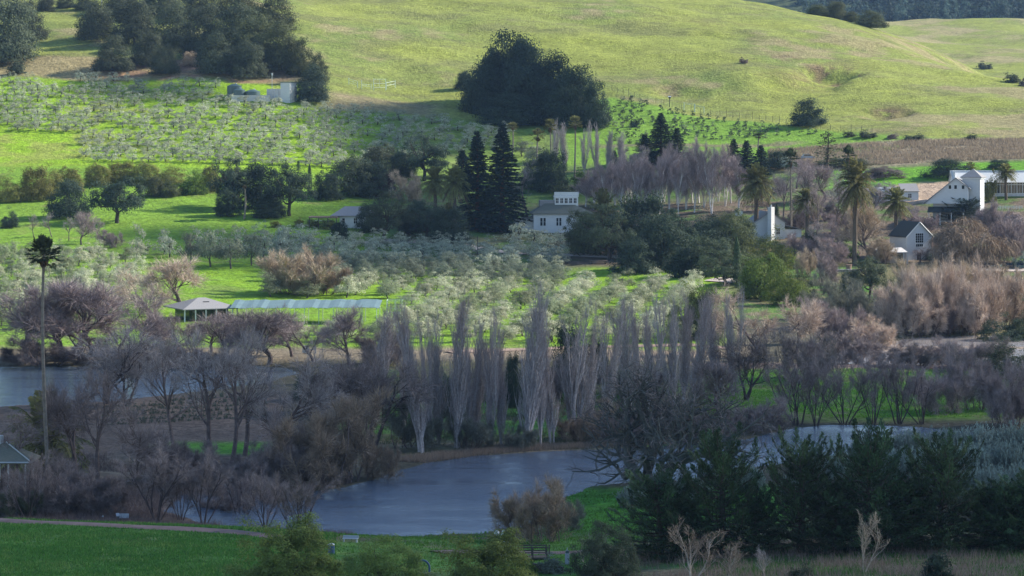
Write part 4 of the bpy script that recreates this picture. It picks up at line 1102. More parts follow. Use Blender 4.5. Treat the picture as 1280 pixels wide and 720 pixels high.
dense 706 664 46 60 gl|grey bush right of the tangled bare bush|
bare 1030 250 44 50 mv|mauve bare tree above the date palms, below the open pine|mauve trees round the houses
bare 996 236 40 44 mv|mauve bare tree right of the conifer trio|mauve trees round the houses
bare 960 262 44 40 mv|mauve bare tree behind the white chimney|mauve trees round the houses
baretall 1078 268 60 40 mv|mauve bare tree behind the largest date palm's crown|mauve trees round the houses
dense 1000 322 30 50 mv|mauve twiggy bush below the right-hand date palm|mauve bushes round the houses
dense 1040 330 34 56 mv|mauve twiggy bush left of the ivy clad palm's foot|mauve bushes round the houses
dense 1100 330 34 50 tan|tan twiggy bush left of the stone lean-to|mauve bushes round the houses
dense 990 290 28 44 pud|dark twiggy bush behind the leaning fan palm|mauve bushes round the houses
dense 1150 290 26 44 mv|mauve twiggy bush between the gabled house and barn|mauve bushes round the houses
dense 1056 292 34 60 mv|mauve twiggy bush behind the date palms' trunks|mauve bushes round the houses
dense 1020 276 30 60 mv|mauve twiggy bush among the date palms|mauve bushes round the houses
dense 1098 252 24 50 gy|grey twiggy bush under the bare oak|mauve bushes round the houses
oaklow 1014 312 26 30 dkb|dark bush under the right-hand date palm|
oaklow 1040 322 24 26 md|green bush left of the ivy clad palm trunk|
shrub 1062 322 22 26 lg|fresh green bush at the ivy clad palm's foot|
weeping 1270 312 44 60 mv|purple weeping tree right of the barn|
bigbush 366 730 84 128 bbush|large green bush at the lower left of the foreground|
bigbush 474 740 70 126 bbush|green bush in the foreground's middle, broad|
bigbush 612 744 80 132 bbush|green bush left of the wooden footbridge|
bigbush 756 730 78 90 dk|dull green bush right of the ditch|
plume 822 724 116 140 cy|leftmost coastal cypress of the dark row|
plume 900 728 158 160 cy|broad coastal cypress with sweeping plumes|
plume 1000 704 148 146 cy|coastal cypress in the dark row's middle|
plume 1088 702 160 156 cy|tallest coastal cypress of the dark row|
plume 1176 700 148 150 cy|coastal cypress right of the tallest one|
plume 1262 698 90 150 cy|low coastal cypress at the right edge|
plume 1046 706 92 120 cy|low dark cypress between the middle and the tallest one|
plume 1132 706 92 120 cy|low dark cypress filling the gap right of the tallest one|
plume 860 734 76 110 cy|low dark cypress at the broad one's left foot|
plume 1290 690 100 130 cy|dark cypress cut by the right edge|
leaner 34 648 84 74 pu|bare waterside tree screening the gazebo|
barefork 1150 328 20 24 pu|small bare tree against the gabled house's front|
plume 946 722 84 100 cy|low dark cypress in the row's front|
plume 1232 700 84 96 cy|low dark cypress before the silver shrubs|
deadshrub 1080 716 82 40 tan|pale dead sapling before the tallest cypress|
deadshrub 866 730 80 70 br|brown dead sapling before the broad cypress|
deadshrub 910 728 56 46 br|small dead sapling beside the brown one|
deadshrub 956 724 44 26 gy|thin grey dead sapling in the cypress shade|
deadshrub 744 722 54 44 gl|thin grey sapling by the white post|
shrub 1171 722 38 40 dkb|round dark bush in the dry grass, lower right|
shrub 1000 724 22 36 dk|small green bush in the dry grass|
shrub 652 718 30 44 bush|leafy bush below the wooden footbridge|
shrub 690 716 24 40 olg|grey green bush on the ditch's edge|
silver 1000 628 40 56 slv|silver shrub at the thicket's left end|silver shrubs by the pond
silver 1044 606 40 56 slv|silver shrub between two cypress tops|silver shrubs by the pond
silver 1090 586 42 56 slv|silver shrub at the water above the tallest cypress|silver shrubs by the pond
silver 1136 580 42 60 slv|silver shrub at the pond's right end|silver shrubs by the pond
silver 1180 576 42 60 slv|silver shrub farthest along the pond|silver shrubs by the pond
silver 1224 574 44 60 slv|silver shrub below the levee's end|silver shrubs by the pond
silver 1270 572 44 60 slv|silver shrub at the right edge, farthest row|silver shrubs by the pond
silver 1126 604 44 60 slv|silver shrub behind the tallest cypress|silver shrubs by the pond
silver 1170 600 46 62 slv|silver shrub in the thicket's middle row, left|silver shrubs by the pond
silver 1212 598 46 62 slv|silver shrub in the thicket's middle row|silver shrubs by the pond
silver 1258 596 46 62 slv|silver shrub in the thicket's middle row, right|silver shrubs by the pond
silver 1190 628 48 64 slv|silver shrub in the nearest row, left|silver shrubs by the pond
silver 1236 628 48 64 slv|silver shrub in the nearest row, middle|silver shrubs by the pond
silver 1282 626 48 64 slv|silver shrub in the nearest row at the edge|silver shrubs by the pond
silver 930 616 36 50 slv|silver shrub behind the broad cypress|silver shrubs by the pond
silver 866 630 34 46 slv|silver shrub right of the gnarled oak's foot|silver shrubs by the pond
silver 790 634 26 40 slv|small silver shrub on the grassy point|silver shrubs by the pond
'''
for ln in TREES.strip().split('\n'):
    a, lab, grp = (ln.split('|')+[''])[:3]
    k, u, v, h, w_, c = a.split()
    kw = {}
    if 1015 < float(u) < 1095 and float(v) < 30: kw = dict(dmax=1340)
    if lab.startswith('broad grey poplar'): kw = dict(var=3)
    if k == 'gnarled': kw = dict(rz=.6, trunk=(.085,.088,.08))
    if k == 'birch': kw = {}
    if k == 'leaner': kw = dict(sink=.35)
    if k == 'plume': kw = dict(dmin=262)
    if k == 'bigbush' or k == 'deadshrub': kw = dict(dmin=236)
    put(k, float(u), float(v), float(h), float(w_), c, lab, grp or None, **kw)

# birches: a pale grove behind the house
bg_ = [(742,262,70),(760,264,74),(776,266,78),(788,262,80),(800,270,86),(812,264,84),(824,268,90),(836,262,86),(848,268,92),(858,262,88),(868,266,90),(880,260,84),(890,268,92),(906,258,86),(924,262,92),(732,258,54),(752,256,60),(866,254,84),(770,258,66),(782,254,70),(806,256,78),(830,254,80),(846,256,84),(874,254,84),(898,252,84),(914,254,80),(818,256,80),(790,254,72)]
for i, (u, v, h) in enumerate(bg_):
    put('birch', u, v, h*rnd.uniform(.68, .98), 34, 'mv', 'white stemmed bare birch of the mauve grove below the conifers' if i not in (14, 3) else ('whitest branched birch at the grove\'s right end' if i == 14 else 'tall birch with bright white stem at the grove\'s left half'), 'birches behind the house', trunk=(.62,.58,.56))

# olive trees: valley rows one by one (largest in the picture), the hillside ones beyond as one grove
OL = []
rg = np.random.default_rng(5)
def row_v(x, d): return VH+F*(CZ-zg(x, d))/d
for i in range(-14, 14):
    for j in range(0, 20):
        d = 546+j*6.6+rg.normal()*.9; x = i*8.2+2+(d-620)*.15+rg.normal()*.5; u = 640+F*x/d
        if 330 < u < 882 and d < 668+max(0, 560-u)*.06:
            if u < 500 and 560 < d < 634: continue
            if rg.random() < .06: continue
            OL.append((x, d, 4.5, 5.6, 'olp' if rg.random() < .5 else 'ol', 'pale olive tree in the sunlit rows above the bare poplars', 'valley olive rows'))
for i in range(-16, -8):
    for j in range(0, 20):
        d = 572+j*8.2+rg.normal()*.9; x = i*8.4+(d-640)*.14+rg.normal()*.7; u = 640+F*x/d
        if -30 < u < 172 and d < 712 and (u-40)*.2+566 < d: OL.append((x, d, 4.6, 5.6, 'olp' if rg.random() < .6 else 'ol', 'silvery olive tree on the sunny slope around the tall palm', 'olive trees on the left slope'))
for i in range(-14, 6):
    for j in range(0, 16):
        d = 680+j*6.4+rg.normal()*1.2; x = i*5.8+rg.normal()*.8; u = 640+F*x/d; v = row_v(x, d)
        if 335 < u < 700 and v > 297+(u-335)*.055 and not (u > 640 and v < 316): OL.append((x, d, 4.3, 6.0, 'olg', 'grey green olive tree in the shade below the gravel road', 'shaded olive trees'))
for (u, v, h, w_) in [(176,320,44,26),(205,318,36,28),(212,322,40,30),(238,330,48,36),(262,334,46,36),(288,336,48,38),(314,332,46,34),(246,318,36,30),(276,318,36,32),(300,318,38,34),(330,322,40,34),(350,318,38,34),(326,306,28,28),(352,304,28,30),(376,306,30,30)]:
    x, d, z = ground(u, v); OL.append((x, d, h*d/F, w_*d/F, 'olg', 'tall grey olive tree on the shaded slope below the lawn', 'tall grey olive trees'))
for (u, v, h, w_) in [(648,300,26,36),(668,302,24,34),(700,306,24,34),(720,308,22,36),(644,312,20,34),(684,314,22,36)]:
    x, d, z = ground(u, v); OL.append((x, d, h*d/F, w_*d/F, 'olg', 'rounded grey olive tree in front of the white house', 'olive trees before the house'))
HI = []
for i in range(-36, 4):
    for j in range(0, 16):
        d = 892+j*8.4+i*.12+rg.normal()*.6; x = i*5.3+j*1.1+rg.normal()*.45; u = 640+F*x/d
        if u < -40 or u > 640: continue
        v = row_v(x, d)
        if v < 101+max(0, u-150)*.05 or (u > 275 and v < 129+max(0, u-370)*.13): continue
        if u < 98 and v > 168: continue
        if v > 211-max(0, u-430)*.12: continue
        if rg.random() < .10: continue
        HI.append((x, d, rg.uniform(3.4, 4.8), rg.uniform(4.6, 6.4)))
OL.sort(key=lambda t: t[1])
solo, rest = OL[:292], OL[292:]
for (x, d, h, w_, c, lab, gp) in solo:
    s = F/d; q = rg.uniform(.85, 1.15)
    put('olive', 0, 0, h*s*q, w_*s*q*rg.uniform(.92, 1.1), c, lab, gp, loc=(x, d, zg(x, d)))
g = Geo(); OLV = [leafy(300+s, 5, 5, .2, 34, 24, .40, .75, .42, .3, up=.7, ratio=.4, limbs=3) for s in range(5)]
OLV = [(a.arrays(), b.arrays()) for a, b in OLV]
for (x, d, h, w_) in HI+[(t[0], t[1], t[2], t[3]) for t in rest]:
    a = rg.random()*6.28; M = np.eye(4); c, s = math.cos(a), math.sin(a); k = w_/5
    M[:3,:3] = np.array([[c*k,-s*k,0],[s*k,c*k,0],[0,0,h/5]]); M[:3,3] = (x, d, zg(x, d)-.1)
    tr, cw = OLV[rg.integers(5)]; g.join(tr, M, mat=0); g.join(cw, M, rg.uniform(.8, 1.2), mat=1)
tag(link('olive_grove', g.mesh('olive_grove', [M_OAKBARK, M_LEAF]), None, (.33,.35,.265)), 'silvery olive grove covering the sunny hillside in loose rows', 'olive grove', None, 'stuff')

# saplings on the terraces
n = 0
for j in range(9):
    for i in range(34):
        u = 768+i*9.8+(j % 2)*5+rg.normal()*1.2; top = np.interp(u, [765,840,900,1000,1090], [112,133,143,157,167]); v = top+9+j*8.2*np.interp(u, [765,900,1095], [1.1,.95,.35])+rg.normal()*.7
        if u > 1094 or v > np.interp(u, [765,880,1000,1096], [192,178,170,169]) or n > 125 or rg.random() < .12: continue
        n += 1; hh = rg.uniform(1.5, 2.6); x, d, z = ground(u, v)
        put('sapling', 0, 0, hh*F/d, hh*1.1*F/d, (.06,.085,.055) if rg.random() < .75 else (.14,.17,.12), 'small dark sapling in the planted rows under the hill fence', 'hillside saplings', loc=(x, d, z))
put('shrub', 793, 159, 13, 14, 'dkb', 'largest round bush among the hillside saplings')
# herb rows beside the lake
for j in range(6):
    for i in range(22):
        u = 132+i*9.4+(j % 2)*3+rg.normal()*.7; v = 527-j*5.4-(i-10)*.5+rg.normal()*.3
        if u > 338 or (u < 200 and j > 4): continue
        x, d, z = ground(u, v); put('mound', 0, 0, rg.uniform(5, 7.5), rg.uniform(8, 11), (.05,.075,.055), 'low dark herb clump in the planted rows beside the lake', 'herb rows by the lake', loc=(x, d, z), sink=.05)

# ---------------------------------------------------------------- ground cover and far woods
def scatter_blades(name, pts, hs, ws, cols, lab, cat, lean=.35, per=1, up=1.0):
    rng = np.random.default_rng(len(pts)); P = np.asarray(pts); n = len(P)
    g = Geo(); d = norm(np.stack([rng.normal(size=n)*lean, rng.normal(size=n)*lean, np.full(n, up)], 1))
    s = norm(np.stack([rng.normal(size=n), rng.normal(size=n)*.5, np.zeros(n)], 1)); L = np.asarray(hs)[:, None]; W = np.asarray(ws)[:, None]*.5
    V = np.stack([P-s*W, P+s*W, P+d*L], 1).reshape(-1, 3)
    g.add(V, None, np.arange(n*3).reshape(-1, 3), tint=np.repeat(rng.uniform(.65, 1.35, n), 3))
    return tag(link(name, g.mesh(name, M_LEAF), None, cols), lab, cat, None, 'stuff')
def area(n, ua, ub, da, db, seed, keep=None):
    r = np.random.default_rng(seed); d = np.sqrt(da*da+(db*db-da*da)*r.random(n)); u = ua+(ub-ua)*r.random(n); x = (u-640)/F*d
    m = np.ones(n, bool) if keep is None else keep(u, d, x)
    u, d, x = u[m], d[m], x[m]; return np.stack([x, d, zf(x, d)-.03], 1), r
def noise_keep(th, s=3.0, seed=55): return lambda u, d, x: fbm(x, d, s, seed, 3)+.12*np.random.default_rng(1).normal(size=len(x)) > th
pth = [np.array(ground(u, v)[:2]) for u, v in [(-160,646),(0,652),(160,659),(310,667),(345,672)]]
def off_path(u, d, x):
    dm = np.full(len(x), 1e9)
    for a, b in zip(pth, pth[1:]):
        e = b-a; t = np.clip(((x-a[0])*e[0]+(d-a[1])*e[1])/(e@e), 0, 1); dm = np.minimum(dm, np.hypot(x-a[0]-t*e[0], d-a[1]-t*e[1]))
    return dm > 1.75
P, r = area(110000, -80, 420, 240, 297, 1, lambda u, d, x: off_path(u, d, x) & (fbm(x, d, 2.4, 55, 3)+.15*np.random.default_rng(1).normal(size=len(x)) > -.12))
scatter_blades('grass', P, r.uniform(.12, .34, len(P)), r.uniform(.05, .13, len(P)), (.068,.17,.032), 'short green meadow grass below the dirt path', 'grass', .5)
P, r = area(40000, -80, 420, 240, 297, 11, lambda u, d, x: off_path(u, d, x) & (fbm(x*.45, d, 2.6, 91, 3)+.08*np.random.default_rng(2).normal(size=len(x)) > .07))
scatter_blades('grass', P, r.uniform(.2, .42, len(P)), r.uniform(.05, .12, len(P)), (.15,.24,.06), 'lighter grass tufts dotted over the meadow', 'grass', .6)
P, r = area(30000, -80, 420, 240, 297, 12, lambda u, d, x: off_path(u, d, x) & (fbm(x*.35, d, 4.0, 92, 3)+.08*np.random.default_rng(3).normal(size=len(x)) > .1))
scatter_blades('grass', P, r.uniform(.15, .3, len(P)), r.uniform(.05, .12, len(P)), (.035,.11,.025), 'darker grass tufts dotted over the meadow', 'grass', .6)
P, r = area(50000, 420, 800, 246, 345, 2, noise_keep(-.02))
scatter_blades('grass', P, r.uniform(.12, .35, len(P)), r.uniform(.05, .13, len(P)), (.07,.19,.03), 'green grass between the pond and the foreground bushes', 'grass', .5)
P, r = area(26000, 740, 1360, 240, 275, 3, noise_keep(.02, 4))
scatter_blades('dry_grass', P, r.uniform(.4, 1.1, len(P)), r.uniform(.03, .07, len(P)), (.25,.195,.155), 'tall dry mauve grass at the foot of the cypresses', 'dry grass', .3)
P, r = area(30000, 860, 1360, 240, 268, 13, lambda u, d, x: fbm(x, d, 4, 55, 3)+.1*np.random.default_rng(1).normal(size=len(x)) < .03)
scatter_blades('grass', P, r.uniform(.15, .4, len(P)), r.uniform(.05, .12, len(P)), (.075,.145,.04), 'green grass patches among the dry stalks, lower right', 'grass', .5)
P, r = area(34000, 960, 1360, 892, 930, 4, noise_keep(-.12, 5))
scatter_blades('dry_grass', P, r.uniform(.5, 1.3, len(P)), r.uniform(.12, .3, len(P)), (.26,.21,.15), 'dry pinkish brown grass covering the terrace bank', 'dry grass', .35)
def shore_keep(u, d, x):
    s = sdist(x, d, POND); return (s > .3) & (s < 4.2+4*fbm(x, d, 8, 3)) & (d > 352)
P, r = area(240000, 440, 900, 372, 410, 6, shore_keep)
scatter_blades('shore_reeds', P, r.uniform(.3, .9, len(P)), r.uniform(.03, .07, len(P)), (.24,.185,.15), 'dry brown reeds fringing the far shore of the pond', 'reeds', .4)
P, r = area(60000, 880, 1360, 424, 486, 7, noise_keep(-.05, 3))
scatter_blades('grass', P, r.uniform(.15, .4, len(P)), r.uniform(.08, .18, len(P)), (.115,.225,.03), 'bright green grass on the levee slope above the pond', 'grass', .5)
P, r = area(46000, 430, 900, 386, 480, 8, noise_keep(.02, 4))
scatter_blades('undergrowth', P, r.uniform(.3, .9, len(P)), r.uniform(.05, .12, len(P)), (.085,.105,.05), 'dull green undergrowth below the bare poplars', 'undergrowth', .5)
P, r = area(60000, -60, 440, 296, 372, 9, lambda u, d, x: (sdist(x, d, POND) > .5) & (fbm(x, d, 6, 3, 3) > -.08))
scatter_blades('undergrowth', P, r.uniform(.3, 1.1, len(P)), r.uniform(.03, .08, len(P)), (.13,.095,.09), 'leafless brown undergrowth on the flat beyond the path', 'undergrowth', .5)
# far woods beyond the second hill
g = Geo(); FW = [leafy(320+s, 12, 15, -.05, 46, 14, 1.5, 1.9, .4, .5, skirt=1, limbs=1) for s in range(4)]; FW = [(a.arrays(), b.arrays()) for a, b in FW]
for k in range(900):
    u = rg.uniform(1000, 1420); d = 2160+rg.random()**.8*420; x = (u-640)/F*d; a = rg.random()*6.28; c, s = math.cos(a), math.sin(a); q = rg.uniform(.6, 1.5)
    M = np.eye(4); M[:3,:3] = np.array([[c*q,-s*q,0],[s*q,c*q,0],[0,0,q*rg.uniform(.9, 1.4)]]); M[:3,3] = (x, d, zg(x, d)-.5)
    tr, cw = FW[rg.integers(4)]; g.join(cw, M, rg.choice([.7, .9, 1.1, 1.8]), mat=0)
tag(link('far_woods', g.mesh('far_woods', [M_LEAF]), None, (.038,.062,.052)), 'hazy blue woods beyond the far green hill', 'woods', None, 'stuff')  # blue of the haze partly painted into the leaf colour
# ---------------------------------------------------------------- buildings and made things
M_WHITE = mat_plain('white_paint', (.52,.53,.54), .6, .3, .08, .8, 0, (1,1,8))
M_TRIM = mat_plain('white_trim', (.62,.63,.63), .55, .3, .05, 2)
M_ROOFD = mat_plain('dark_shingle', (.055,.06,.055), .9, .2, .3, 3, 0, (1,6,6))
M_ROOFG = mat_plain('grey_shingle', (.24,.235,.24), .85, .2, .2, 3, 0, (1,6,6))
M_ROOFB = mat_plain('grey_green_shingle', (.13,.135,.11), .9, .2, .3, 3, 0, (1,6,6))
M_WOOD = mat_plain('weathered_wood', (.21,.16,.125), .9, .15, .3, 3, 0, (4,4,1))
M_DARKW = mat_plain('dark_wood', (.09,.075,.065), .9, .15, .3, 3)
M_STONE = mat_plain('stone', (.30,.25,.21), .95, .15, .35, 3)
M_CONC = mat_plain('concrete', (.50,.48,.47), .9, .2, .18, 1.5)
M_TANK = mat_plain('green_tank', (.055,.095,.095), .45, .4, .12, 1)
M_METAL = mat_plain('galvanised', (.42,.45,.46), .5, .5, .12, 2, .3)
M_NET = mat_plain('teal_canopy', (.12,.185,.20), .7, .25, .14, .6)
M_GLASSG = mat_plain('greenhouse_roof', (.55,.56,.56), .4, .4, .08, .7, 0, (6,1,1))
M_BLUE = mat_plain('blue_plastic', (.03,.075,.15), .45, .4, .1, 3)
M_GFRAME = mat_plain('pale_green_pipe', (.45,.55,.50), .5, .4, .08, 3)
M_BRICK = mat_plain('brown_brick', (.27,.18,.14), .9, .15, .25, 4)
M_PLAST = mat_plain('white_plastic', (.33,.36,.40), .4, .4, .05, 4)
M_DIRT = mat_plain('plant_bed', (.10,.15,.04), .95, .1, .4, 2)
def _glass():
    t = NT('window_glass'); return t.done(t.pr((.018,.024,.028), .08, .6).outputs[0])
M_GLASS = _glass()
class Bx:
    def __init__(s): s.g = Geo()
    def box(s, x0, x1, y0, y1, z0, z1):
        V = [(x,y,z) for x in (x0,x1) for y in (y0,y1) for z in (z0,z1)]
        s.g.add(V, [(0,1,3,2),(4,6,7,5),(0,4,5,1),(2,3,7,6),(0,2,6,4),(1,5,7,3)]); return s
    def poly(s, V, Q=None, T=None): s.g.add(V, Q, T); return s
    def prism(s, pts, y0, y1):            # outline in x-z pushed along y
        n = len(pts); V = [(x, y0, z) for x, z in pts]+[(x, y1, z) for x, z in pts]
        Q = [(i, (i+1) % n, (i+1) % n+n, i+n) for i in range(n)]
        T = [(0, i, i+1) for i in range(1, n-1)]+[(n, n+i+1, n+i) for i in range(1, n-1)]
        s.g.add(V, Q, T); return s
    def slab(s, a, b, c, d, th=.12):      # sloping roof plane with thickness
        P = np.array([a, b, c, d], float); nn = norm(np.cross(P[1]-P[0], P[3]-P[0])); nn = nn if nn[2] > 0 else -nn
        V = np.concatenate([P, P-nn*th]); s.g.add(V, [(0,1,2,3),(7,6,5,4),(0,4,5,1),(1,5,6,2),(2,6,7,3),(3,7,4,0)]); return s
    def cyl(s, x, y, z0, z1, r, r1=None, n=14, cap=True):
        r1 = r if r1 is None else r1; a = np.arange(n)/n*2*math.pi
        V = [(x+r*math.cos(t), y+r*math.sin(t), z0) for t in a]+[(x+r1*math.cos(t), y+r1*math.sin(t), z1) for t in a]+[(x, y, z0), (x, y, z1)]
        Q = [(i, (i+1) % n, (i+1) % n+n, i+n) for i in range(n)]
        T = [(2*n, (i+1) % n, i) for i in range(n)]+[(2*n+1, n+i, n+(i+1) % n) for i in range(n)] if cap else None
        s.g.add(V, Q, T); return s
    def bar(s, a, b, r, n=6): tube(s.g, np.array([a, b], float), r, n); return s
    def done(s, name, mat, parent=None): return link(name, s.g.mesh(name, mat), parent)
def window(par, x0, x1, z0, z1, y, nx=2, nz=2, fr=.09, mat=None):
    """a window in a wall facing -y at y: frame with glazing bars, pane as its own sub-part"""
    b = Bx(); f = y-.07
    b.box(x0-fr, x0, f, y+.02, z0-fr, z1+fr).box(x1, x1+fr, f, y+.02, z0-fr, z1+fr).box(x0, x1, f, y+.02, z1, z1+fr).box(x0-.04, x1+.04, f-.05, y+.02, z0-fr, z0)
    for i in range(1, nx): x = x0+(x1-x0)*i/nx; b.box(x-.03, x+.03, y-.05, y+.01, z0, z1)
    for i in range(1, nz): z = z0+(z1-z0)*i/nz; b.box(x0, x1, y-.045, y+.008, z-.03, z+.03)
    w_ = b.done('window', mat or M_TRIM, par)
    Bx().box(x0, x1, y-.025, y+.03, z0, z1).done('pane', M_GLASS, w_)
    return w_
def root(name, u, v, lab, cat, rz=0, grp=None, dmin=232, dz=0, d=None):
    if d is None: x, d, z = ground(u, v, dmin)
    else: x = (u-640)/F*d; z = zg(x, d)
    o = empty(name, (x, d, z+dz), R(rz), lab, cat, grp)
    return o, F/d
def gable(b, x0, x1, y0, y1, ze, zr, ov=.35, th=.16):
    xm = (x0+x1)/2; k = (zr-ze)/(xm-x0); e = ov
    b.slab((x0-e, y0-e, ze-k*e+th), (xm, y0-e, zr+th), (xm, y1+e, zr+th), (x0-e, y1+e, ze-k*e+th), th)
    b.slab((xm, y0-e, zr+th), (x1+e, y0-e, ze-k*e+th), (x1+e, y1+e, ze-k*e+th), (xm, y1+e, zr+th), th)
def hip(b, x0, x1, y0, y1, ze, zr, rl, ov=.5, rx=0):
    """hipped roof with a ridge rl long along x (0: pyramid)"""
    X0, X1, Y0, Y1 = x0-ov, x1+ov, y0-ov, y1+ov; xm = (x0+x1)/2+rx; ym = (y0+y1)/2
    V = [(X0,Y0,ze),(X1,Y0,ze),(X1,Y1,ze),(X0,Y1,ze),(xm-rl/2,ym,zr),(xm+rl/2+.001,ym,zr),(X0,Y0,ze-.16),(X1,Y0,ze-.16),(X1,Y1,ze-.16),(X0,Y1,ze-.16)]
    b.poly(V, [(0,1,5,4),(2,3,4,5),(0,6,7,1),(1,7,8,2),(2,8,9,3),(3,9,6,0),(9,8,7,6)], [(1,2,5),(3,0,4)])

# white house with roof lantern
o, s = root('white_house', 692, 291, 'white hip roofed house with a railed roof lantern, among oaks', 'house', 4)
Bx().box(-5.4,5.6,0,9,-1,5.2).done('wall', M_WHITE, o)
Bx().box(-10.2,-5.42,1.5,7.5,-1,3.7).done('wing_wall', M_WHITE, o)
b = Bx(); hip(b, -5.4,10.5,0,9,5.2,8.4,5.0,.6,-1.2); b.done('roof', M_ROOFB, o)
b = Bx(); b.slab((-10.6,1.1,3.6),(-5.2,1.1,4.3),(-5.2,7.9,4.3),(-10.6,7.9,3.6)); b.done('wing_roof', M_ROOFG, o)
b = Bx(); b.box(5.62,9.8,2,8.6,-1,5.0); b.done('rear_wall', M_WHITE, o)
for x in (-3.6,-2.75): window(o, x, x+.62, 1.9, 4.0, 0, 1, 2)
for x in (.75,1.55): window(o, x, x+.55, 1.9, 4.0, 0, 1, 2)
window(o, -8.3,-7.6,1.7,3.0,1.5,1,2)
l = Bx().box(.6,6.9,3,7,6.6,9.6).done('lantern', M_TRIM, o)
b = Bx(); b.box(.45,7.05,2.85,7.15,9.6,9.78)
for i in range(5): x = .5+i*1.6; b.box(x-.09,x+.09,2.9,3.08,9.78,10.9)
b.box(.42,7.08,2.9,3.05,10.75,10.9).box(.42,7.08,2.9,3.04,9.95,10.75)
b.done('parapet', M_TRIM, l)
for i in range(5): window(l, .85+i*1.22, 1.6+i*1.22, 7.9, 9.2, 3, 2, 2, .06)
b = Bx().box(-3.4,.58,3.6,8,6.9,8.6); b.done('pale_dormer', M_ROOFG, o)

# cottage
o, s = root('cottage', 432, 285, 'white cottage with grey roof, half hidden behind trees', 'house', -4)
Bx().box(-1.6,7,0,6,-1,3.3).done('wall', M_WHITE, o)
b = Bx(); hip(b, -3.6,8,-.2,7,3.3,5.7,5.6,.5); b.done('roof', M_ROOFG, o)
window(o, -.9,-.2,1.2,2.6,0,1,2); window(o, 2.2,3.2,1.2,2.6,0,2,2)
p = Bx().box(-9.6,-1.9,-3.2,2.6,2.75,3.0)
for k in range(12): p.box(-9.5+k*.66,-9.38+k*.66,-3.5,2.9,3.01,3.14)
p = p.done('pergola', M_WOOD, o)
for x in (-9.4,-6.9,-4.4,-2.1): Bx().box(x-.09,x+.09,-3.1,-2.9,-1,2.75).done('post', M_DARKW, o)
t, s = root('garden_table', 404, 281, 'low pale topped table in front of the cottage pergola', 'table')
Bx().box(-2.6,2.6,-.7,.7,.95,1.05).done('tabletop', M_CONC, t)
for x in (-2.2,2.2): Bx().box(x-.12,x+.12,-.5,.5,-.3,.95).done('leg', M_WOOD, t)

# gabled white house on the right
o, s = root('gabled_house', 1149, 325, 'narrow white gabled house with one big many paned window', 'house', 22)
Bx().prism([(-3.55,-1),(3.55,-1),(3.55,5.9),(0,9.3),(-3.55,5.9)],0,8.5).done('wall', M_WHITE, o)
b = Bx(); gable(b,-3.55,3.55,0,8.5,5.95,9.35,.4); b.done('roof', M_ROOFD, o)
b = Bx()
for sx in (-1, 1): b.bar((sx*3.95,-.43,5.62),(0,-.43,9.42),.12,4)
b.done('gable_trim', M_TRIM, o)
window(o, -1.05,1.15,4.3,6.6,0,4,4,.14); window(o, -.95,1.05,3.3,3.95,0,4,1,.12)
Bx().box(-.6,.5,-.06,.02,-.4,1.8).done('door', M_DARKW, o)
sh, s = root('stone_shed', 1121, 329, 'low stone lean-to left of the gabled white house', 'shed', 10)
Bx().box(-3.4,2.2,0,4,-1,2.7).done('wall', M_STONE, sh)
b = Bx(); b.slab((-4.6,-.8,2.75),(2.6,-.8,2.75),(2.6,4.6,3.7),(-4.6,4.6,3.7),.22); b.done('roof', M_CONC, sh)
Bx().box(.1,1.1,-.04,.03,-.4,2.0).done('doorway', M_GLASS, sh)
for x in (1.6,2.5): Bx().box(x-.16,x+.16,-.7,-.4,-1,2.6).done('post', M_CONC, sh)
br, s = root('brick_shed', 1175, 318, 'low brown brick shed right of the gabled white house', 'shed', 4)
Bx().box(-2.2,2.0,0,3,-1,2.0).done('wall', M_STONE, br)
b = Bx(); b.slab((-2.5,-.5,1.95),(2.3,-.5,1.95),(2.3,3.4,4.0),(-2.5,3.4,4.0),.2); b.done('roof', M_BRICK, br)

# barn with water tower
o, s = root('white_barn', 1190, 279, 'large white barn with one long sloping roof and open porch', 'barn', -12)
Bx().prism([(-7.3,5.2),(4.3,5.2),(4.3,9.6),(1.2,12.0),(.6,11.9)],0,10).done('wall', M_WHITE, o)
Bx().prism([(-5.2,-1),(4.3,-1),(4.3,5.15),(-5.2,5.15)],1.6,9.8).done('lower_wall', M_WHITE, o)
b = Bx(); b.slab((-7.9,-.4,5.15),(1.0,-.4,12.3),(1.0,10.4,12.3),(-7.9,10.4,5.15),.2); b.slab((1.0,-.4,12.3),(5.0,-.4,9.3),(5.0,10.4,9.3),(1.0,10.4,12.3),.2); b.done('roof', M_ROOFG, o)
window(o, -.9,-.2,9.2,10.2,0,1,1); window(o, .6,1.3,9.2,10.2,0,1,1); window(o, 2.6,3.3,9.2,10.2,0,1,1)
b = Bx(); b.slab((-6.4,-3.2,3.1),(3.6,-3.2,3.1),(3.6,1.2,4.4),(-6.4,1.2,4.4),.16); pr_ = b.done('porch_roof', M_ROOFD, o)
for x in (-6.0,-3,0,3.2): Bx().box(x-.1,x+.1,-2.95,-2.75,-1,3.0).done('porch_post', M_TRIM, o)
Bx().box(-4.4,-3.2,1.53,1.62,-.2,2.2).done('door', M_DARKW, o)
window(o, -1.2,.2,.9,2.3,1.6,2,2)
t, s = root('water_tower', 1214, 277, 'square white boarded water tower with grey pyramid roof', 'tower', -22)
b = Bx(); b.box(-2.45,2.45,0,4.9,-1,12.0)
for k in range(14): x = -2.4+k*.37; b.box(x-.03,x+.03,-.03,.01,0,11.9)
b.done('wall', M_WHITE, t)
b = Bx(); hip(b,-2.45,2.45,0,4.9,12.0,14.2,0,.5); b.done('roof', M_ROOFG, t)
Bx().box(-2.75,2.75,-.3,5.2,11.55,11.83).done('eave_board', M_TRIM, t)
f, s = root('garden_fence', 1258, 262, 'low white rail fence right of the water tower', 'fence')
